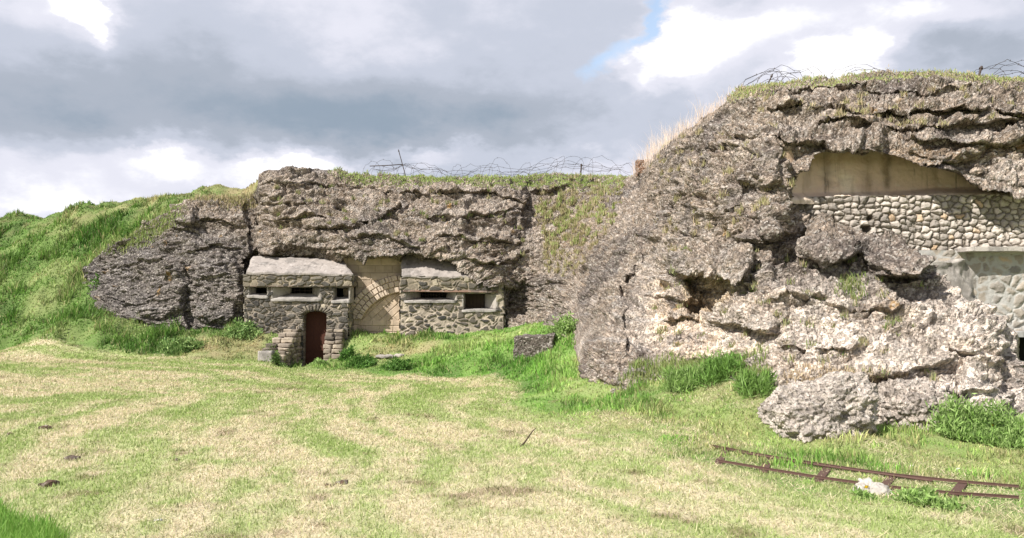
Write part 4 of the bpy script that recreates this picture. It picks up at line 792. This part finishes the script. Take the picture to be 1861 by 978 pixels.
mb.hexa([p0+(0, 0, -.25), p1+(0, 0, -.25), p0+(.2, .7, -.2), p1+(.15, .75, -.2), p0+(0.02, 0, hz), p1+(0, 0, hz-.02), p0+(.15, .7, hz+.05), p1+(.1, .75, hz)], n=44, rnd=.035, amp=.07, freq=4.2, c=(.13, .108, .09))
tag(mb.build('concrete_block', M['rock'], None), 'weathered square concrete block standing in the grass below the gully', 'block')
def gz(px, py, lo=5):
    """ground point seen at a photo pixel"""
    Ys = np.linspace(lo, 34, 1500); p = P(px, py, Ys); d = p[:, 2]-ghz(p[:, 0], p[:, 1]); i = np.argmax(d < 0); return np.array([p[i, 0], p[i, 1], ghz(p[i:i+1, 0], p[i:i+1, 1])[0]])
def stone(px, py, r, label, base=(.72, .69, .64), fl=.6, group=None, name='stone', cat='stone', nu=22, m='conc'):
    p = gz(px, py); p[2] += r*fl*.45; return lump(name, tuple(p), (r, r*.8, r*fl), lambda q: q, M[m], base, label, cat, nu=nu, amp=1.6 if nu > 30 else .6, rel=nu < 30 and False, group=group)
o = stone(1580, 894, .105, 'white lumpy stone lying against the near rail of the track', base=(.50, .46, .41), fl=.62, nu=46)
stone(1661, 850, .03, 'small white stone in the grass behind the track, the left of two'); stone(1740, 855, .03, 'small white stone in the grass behind the track, the right of two')
stone(1453, 868, .018, 'tiny white pebble between the rails of the track'); stone(290, 947, .05, 'flat white stone in the mown grass near the left bottom', fl=.25)
stone(700, 650, .30, 'flat grey stone sunk in the green bank right of the door', base=(.30, .27, .24), fl=.22); stone(725, 649, .16, 'small grey stone beside the flat one on the green bank', base=(.33, .29, .25), fl=.4)
for px, py, r, lb in [(82, 779, .07, 'dark clod of earth in the left of the mown field'), (132, 836, .08, 'dark clod below the left clod in the mown field'), (18, 790, .05, 'small dark clod near the left edge of the field'), (600, 883, .05, 'small brown clod in the middle of the near field'),
                      (618, 879, .06, 'larger brown clod in the middle of the near field'), (318, 838, .05, 'brown clod in the left middle of the mown field'), (90, 883, .08, 'long brown clod lying near the left bottom of the field')]:
    stone(px, py, r, lb, base=(.12, .075, .05), fl=.3, name='earth_clod', cat='clod', m='rock')
p = gz(945, 812); mb = MB(); q = np.array([p, p+(.06, .02, .05), p+(.11, .03, .12), p+(.17, .05, .20), p+(.22, .05, .24)]); mb.tube(q, [.010, .012, .010, .008, .004]); tag(mb.build('stick', M['wood'], None), 'dark bent stick poking up from the mown grass', 'stick')
# weathered stub on the skyline shoulder
mb = MB(); p = P(1170, 305, 29.2); mb.box(p[0]-.25, p[0]+.2, p[1]-.2, p[1]+.3, p[2]-.3, p[2]+.28, n=16, rnd=.08, amp=.06, freq=4, c=(.30, .18, .12)); tag(mb.build('brick_stub', M['rock'], None), 'reddish stub of masonry on the skyline where the two ramparts meet', 'masonry')

# ------------------------------------------------------------------ narrow track
def tz(x, y): return float(ghz(np.array([x]), np.array([y]))[0])
ur = [gz(1293, 815), gz(1400, 836), gz(1500, 851), gz(1608, 868), gz(1746, 882), gz(1852, 891)]; lr = [gz(1306, 842), gz(1400, 860), gz(1494, 876), gz(1608, 891), gz(1740, 904), gz(1852, 911)]
tk = empty('railway_track', ur[3], 'rusty narrow gauge railway track lying in the grass', 'track')
def smoothline(pts, n=40):
    pts = np.array(pts); t = np.arange(len(pts)); T = np.linspace(0, len(pts)-1, n); return np.stack([np.interp(T, t, np.concatenate([pts[:1, k], np.convolve(pts[:, k], [.2, .6, .2], 'valid'), pts[-1:, k]])) for k in range(3)], -1)
def rail(pts, zoff=.036):
    pts = smoothline(pts); pts[:, 2] = np.polyval(np.polyfit(np.arange(40), pts[:, 2], 2), np.arange(40))+zoff; T = np.gradient(pts, axis=0); T[:, 2] = 0; T /= np.linalg.norm(T, axis=1, keepdims=True); S = np.stack([T[:, 1], -T[:, 0], 0*T[:, 0]], -1)
    prof = [(-.024, -.024), (.024, -.024), (.024, -.017), (.005, -.012), (.005, .008), (.011, .011), (.011, .02), (-.011, .02), (-.011, .011), (-.005, .008), (-.005, -.012), (-.024, -.017)]; k = len(prof)
    V = np.stack([pts+S*a*.62+np.array([0, 0, b*.62]) for a, b in prof], 1).reshape(-1, 3); mb = MB(); mb.add(V, [(i*k+j, i*k+(j+1) % k, (i+1)*k+(j+1) % k, (i+1)*k+j) for i in range(39) for j in range(k)]+[tuple(range(k))[::-1], tuple(39*k+j for j in range(k))]); return mb.build('rail', M['steel'], tk, smooth=False), pts
r1, up_ = rail(ur); r2, lp_ = rail(lr)
for px in (1322, 1400, 1500, 1618, 1752):
    i = int(np.argmin(np.abs(pix(up_[:, 0], up_[:, 1], up_[:, 2])[0]-px))); a = up_[i]; j = int(np.argmin(np.abs(pix(lp_[:, 0], lp_[:, 1], lp_[:, 2])[0]-(px-16)))); b = lp_[j]; d = (b-a)/np.linalg.norm(b-a); a = a-d*.09; b = b+d*.09; t_ = np.array([-d[1], d[0], 0])*.045; dn = np.array([0, 0, -.020])
    mb = MB(); mb.hexa([a-t_+dn-(0, 0, .025), b-t_+dn-(0, 0, .025), a+t_+dn-(0, 0, .025), b+t_+dn-(0, 0, .025), a-t_+dn, b-t_+dn, a+t_+dn, b+t_+dn], n=2, rnd=.04); mb.build('sleeper', M['steel'], tk, smooth=False)
tk2 = smoothline([gz(1340, 826), gz(1450, 846), gz(1560, 861), gz(1695, 880)]); tk2[:, 2] += .03; mb = MB(); mb.tube(tk2, .012, 6); tag(mb.build('iron_rod', M['steel'], None), 'thin rusty strip along the inner side of the far rail', 'rod')  # thin tube following the line just inside the far rail

# ------------------------------------------------------------------ barbed wire and its pickets
def entangle(pxa, pxb, Y, zb, ht, seed, nst, nloop, label, back=1.2):
    r_ = np.random.default_rng(seed); mb = MB(); xa, xb = X_(pxa, Y), X_(pxb, Y); Ln = xb-xa; n = int(Ln*7)+8
    def strand(pts, rad=.0062):
        mb.tube(pts, rad, 3)
        for p in pts[2:-2:3]:
            a = r_.normal(0, 1, 3); a = a/np.linalg.norm(a)*.03; mb.tube([p-a, p+a], .006, 3)
    for k in range(nst):
        x = np.linspace(xa+r_.uniform(0, .05)*Ln, xb-r_.uniform(0, .08)*Ln, n); s0 = r_.uniform(0, 90); z = zb(x)+ht*(.25+.6*(k+.5)/nst)+ht*.35*vnoise(xyz(x*.9, s0, 0), 3)+.05*vnoise(xyz(x*4, s0, 0), 4); y = Y+r_.uniform(0, back)+.3*vnoise(xyz(x, s0, 5), 5); z = z-np.interp(x, [xa, xa+.5, xb-.5, xb], [ht*.3, 0, 0, ht*.3]); strand(np.stack([x, y, z], -1))
    for k in range(nloop):
        c = xa+Ln*(k+r_.uniform(.2, .8))/nloop; w_ = r_.uniform(.25, .7); h_ = ht*r_.uniform(.7, 1.12); t = np.linspace(0, math.pi, 12); ln_ = r_.uniform(-.25, .45); y0 = Y+r_.uniform(0, back)
        x = c-w_*np.cos(t)+ln_*np.sin(t); z = zb(x)+h_*np.sin(t)**.8+.03*r_.normal(0, 1, 12); strand(np.stack([x, y0+.3*np.cos(t), z], -1), .0055)
    return tag(mb.build('barbed_wire', M['wire'], None, smooth=False), label, 'barbed wire', 'tangles of barbed wire along the rampart top')
hz_ = lambda Y: (lambda x: ghz(np.asarray(x), np.full(np.shape(x), Y+.5)))
entangle(648, 1158, 32.6, hz_(32.6), .78, 4, 5, 22, 'long tangle of barbed wire along the skyline of the low rampart')
entangle(1368, 1475, 19.6, hz_(19.6), .44, 5, 3, 6, 'tangle of barbed wire round the leaning picket on the tall rampart', .5)
entangle(1560, 1612, 19.4, hz_(19.4), .28, 6, 1, 2, 'short low loop of barbed wire in the middle of the tall rampart top', .4)
entangle(1815, 1990, 19.4, hz_(19.4), .58, 8, 3, 7, 'tangle of barbed wire at the far right end of the skyline', .5)
def post(pxa, pya, pxb, pyb, Y, r, label, name='iron_picket', m='wire'):
    a = P(pxa, pya, Y); b = P(pxb, pyb, Y+.05); d = (b-a)/np.linalg.norm(b-a); a = a-d*.3; mb = MB(); mb.tube([a, a*.5+b*.5, b], r, 6); mb.tube([b-d*.08, b-d*.05], r*1.7, 6); return tag(mb.build(name, M[m], None, smooth=False), label, 'picket', 'iron pickets holding the wire')
post(735, 312, 724, 272, 32.6, .018, 'tall thin leaning picket in the wire on the low rampart'); post(1055, 318, 1057, 298, 32.4, .03, 'short stout picket near the right end of the low rampart'); post(1395, 154, 1404, 135, 19.4, .018, 'leaning picket on the left shoulder of the tall rampart')
post(1781, 131, 1784, 121, 19.3, .03, 'short stump of picket on the tall rampart top, near the right'); 
mb = MB(); mb.tube([P(672, 302, 32.8), P(700, 301, 32.8), P(731, 299, 32.8)], .02, 5); tag(mb.build('iron_rod', M['wire'], None), 'level iron rod fixed to the tall leaning picket', 'rod')

# ------------------------------------------------------------------ weeds and bushes
def bush(px, py, w_, h_, n, label, colA, colB, flowers=0, leaf=.045, slim=.17, upright=.5, cat='weed', name='leafy_weed'):
    c = gz(px, py); r_ = rng; k = max(9, int(26*w_/.4)); a = r_.uniform(0, 2*np.pi, k); rr = r_.random(k)**.7; sx = c[0]+np.cos(a)*rr*w_; sy = c[1]+np.sin(a)*rr*w_*.6; sh = h_*r_.uniform(.25, 1.55, k)*(1-.5*rr**2); lx, ly = r_.normal(0, .16, k), r_.normal(0, .12, k)
    i = r_.integers(0, k, n); t = r_.random(n)**.8; sp = .055+.05*(1-t); x = sx[i]+lx[i]*t*sh[i]*2+r_.normal(0, 1, n)*sp*w_/.4; y = sy[i]+ly[i]*t*sh[i]*2+r_.normal(0, 1, n)*sp; p = xyz(x, y, ghz(x, y)+t*sh[i])
    d1 = r_.normal(0, 1, (n, 3)); d1[:, 2] = np.abs(d1[:, 2])*(upright+.6)+.15; d1 /= np.linalg.norm(d1, axis=1, keepdims=True); d2 = np.cross(d1, r_.normal(0, 1, (n, 3))); d2 /= np.linalg.norm(d2, axis=1, keepdims=True); L_ = leaf*1.25*r_.uniform(.5, 1.6, (n, 1))
    V = np.stack([p, p+d1*L_*.5+d2*L_*slim, p+d1*L_, p+d1*L_*.5-d2*L_*slim], 1); u = r_.random((n, 1)); C = (np.array(colA)*(1-u)+np.array(colB)*u)*r_.uniform(.6, 1.4, (n, 1)); g = 'clumps of weeds on the banks'; C = np.repeat(C[:, None], 4, 1)
    if not flowers: return tag(npmesh(name, V, np.arange(n*4).reshape(n, 4), M['grass'], None, C, smooth=False), label, cat, g)
    o = empty(name, c, label, cat, g); npmesh('foliage', V, np.arange(n*4).reshape(n, 4), M['grass'], o, C, smooth=False)
    q = np.argsort(-t)[:n//4]; q = p[r_.choice(q, flowers)]+np.array([0, -.09, .07]); mb = MB()
    for j in range(6): aa = j*1.047; mb.add([(0, 0, 0), (.017*math.cos(aa-.5), .017*math.sin(aa-.5), .004), (.030*math.cos(aa), .030*math.sin(aa), .006), (.017*math.cos(aa+.5), .017*math.sin(aa+.5), .004)], [(0, 1, 2, 3)], (.85, .62, .02))
    mb.hexa([(x_, y_, z_) for z_ in (-.006, .008) for y_ in (-.007, .007) for x_ in (-.007, .007)], n=2, rnd=.3, c=(.75, .45, .02)); f0 = mb.build('flower', M['grass'], o)
    for j, w_q in enumerate(q):
        f = f0 if j == 0 else f0.copy()
        if j: col.objects.link(f); f.parent = o
        f.location = [float(v) for v in w_q]; f.rotation_euler = (random.uniform(.3, 1.3), random.uniform(-.5, .5), random.uniform(0, 6))
G1, G2 = (.15, .27, .05), (.36, .48, .18); D1, D2 = (.06, .15, .025), (.15, .28, .06)
bush(1775, 800, .62, .38, 6500, 'tall bright green weed with yellow flowers at the foot of the rampart, right', G1, G2, leaf=.07, slim=.09, upright=1.2, flowers=80); bush(1850, 812, .45, .26, 3000, 'green weed beside the yellow flowered one at the right edge', G1, G2, leaf=.07, slim=.08, upright=1.2, flowers=12)
bush(1238, 706, .32, .30, 3000, 'rounded bright green weed clump, leftmost below the tall rampart', G1, G2, leaf=.10, slim=.05, upright=1.6); bush(1300, 695, .42, .34, 4200, 'feathery green weed, tallest below the middle of the tall rampart', G1, (.20, .35, .09), leaf=.10, slim=.05, upright=1.6); bush(1372, 706, .28, .20, 1800, 'low green weed left of the big boulder', G1, (.22, .34, .10), leaf=.10, slim=.05, upright=1.6)
bush(655, 666, .45, .22, 2200, 'dark green weed clump at the bank foot right of the door', D1, D2, leaf=.07); bush(630, 655, .22, .30, 1300, 'dark leafy weed against the right wing wall of the door', D1, D2, leaf=.07); bush(720, 672, .35, .22, 1500, 'low dark weed in the bank below the limestone wall', D1, D2, leaf=.07)
bush(440, 612, .6, .40, 2600, 'leafy weed under the dark rampart foot, left of the blockhouse', D1, G2, leaf=.08); bush(325, 640, .6, .42, 3000, 'dark weed clump at the end of the green bank on the left', D1, G2, leaf=.08); bush(210, 545, .7, .5, 3600, 'dark leafy weed at the left end of the low rampart', D1, G1, leaf=.09)
bush(905, 598, .18, .62, 900, 'thin upright weed at the right corner of the second blockhouse', G1, G2, leaf=.07); bush(1020, 612, .5, .42, 2600, 'bright weed behind the concrete block in the grass', G1, G2, leaf=.07); bush(500, 658, .35, .22, 1500, 'low green weed at the foot of the left wing wall', G1, G2, leaf=.06); bush(580, 664, .2, .16, 900, 'small weed at the foot of the iron door', G1, G2, leaf=.06)
bush(1690, 920, .22, .10, 1600, 'low green weed in front of the near rail, right of the white stone', G1, G2, leaf=.04); bush(1566, 908, .07, .06, 500, 'tiny weed with yellow flowers in front of the white stone', G1, G2, flowers=7, leaf=.03)
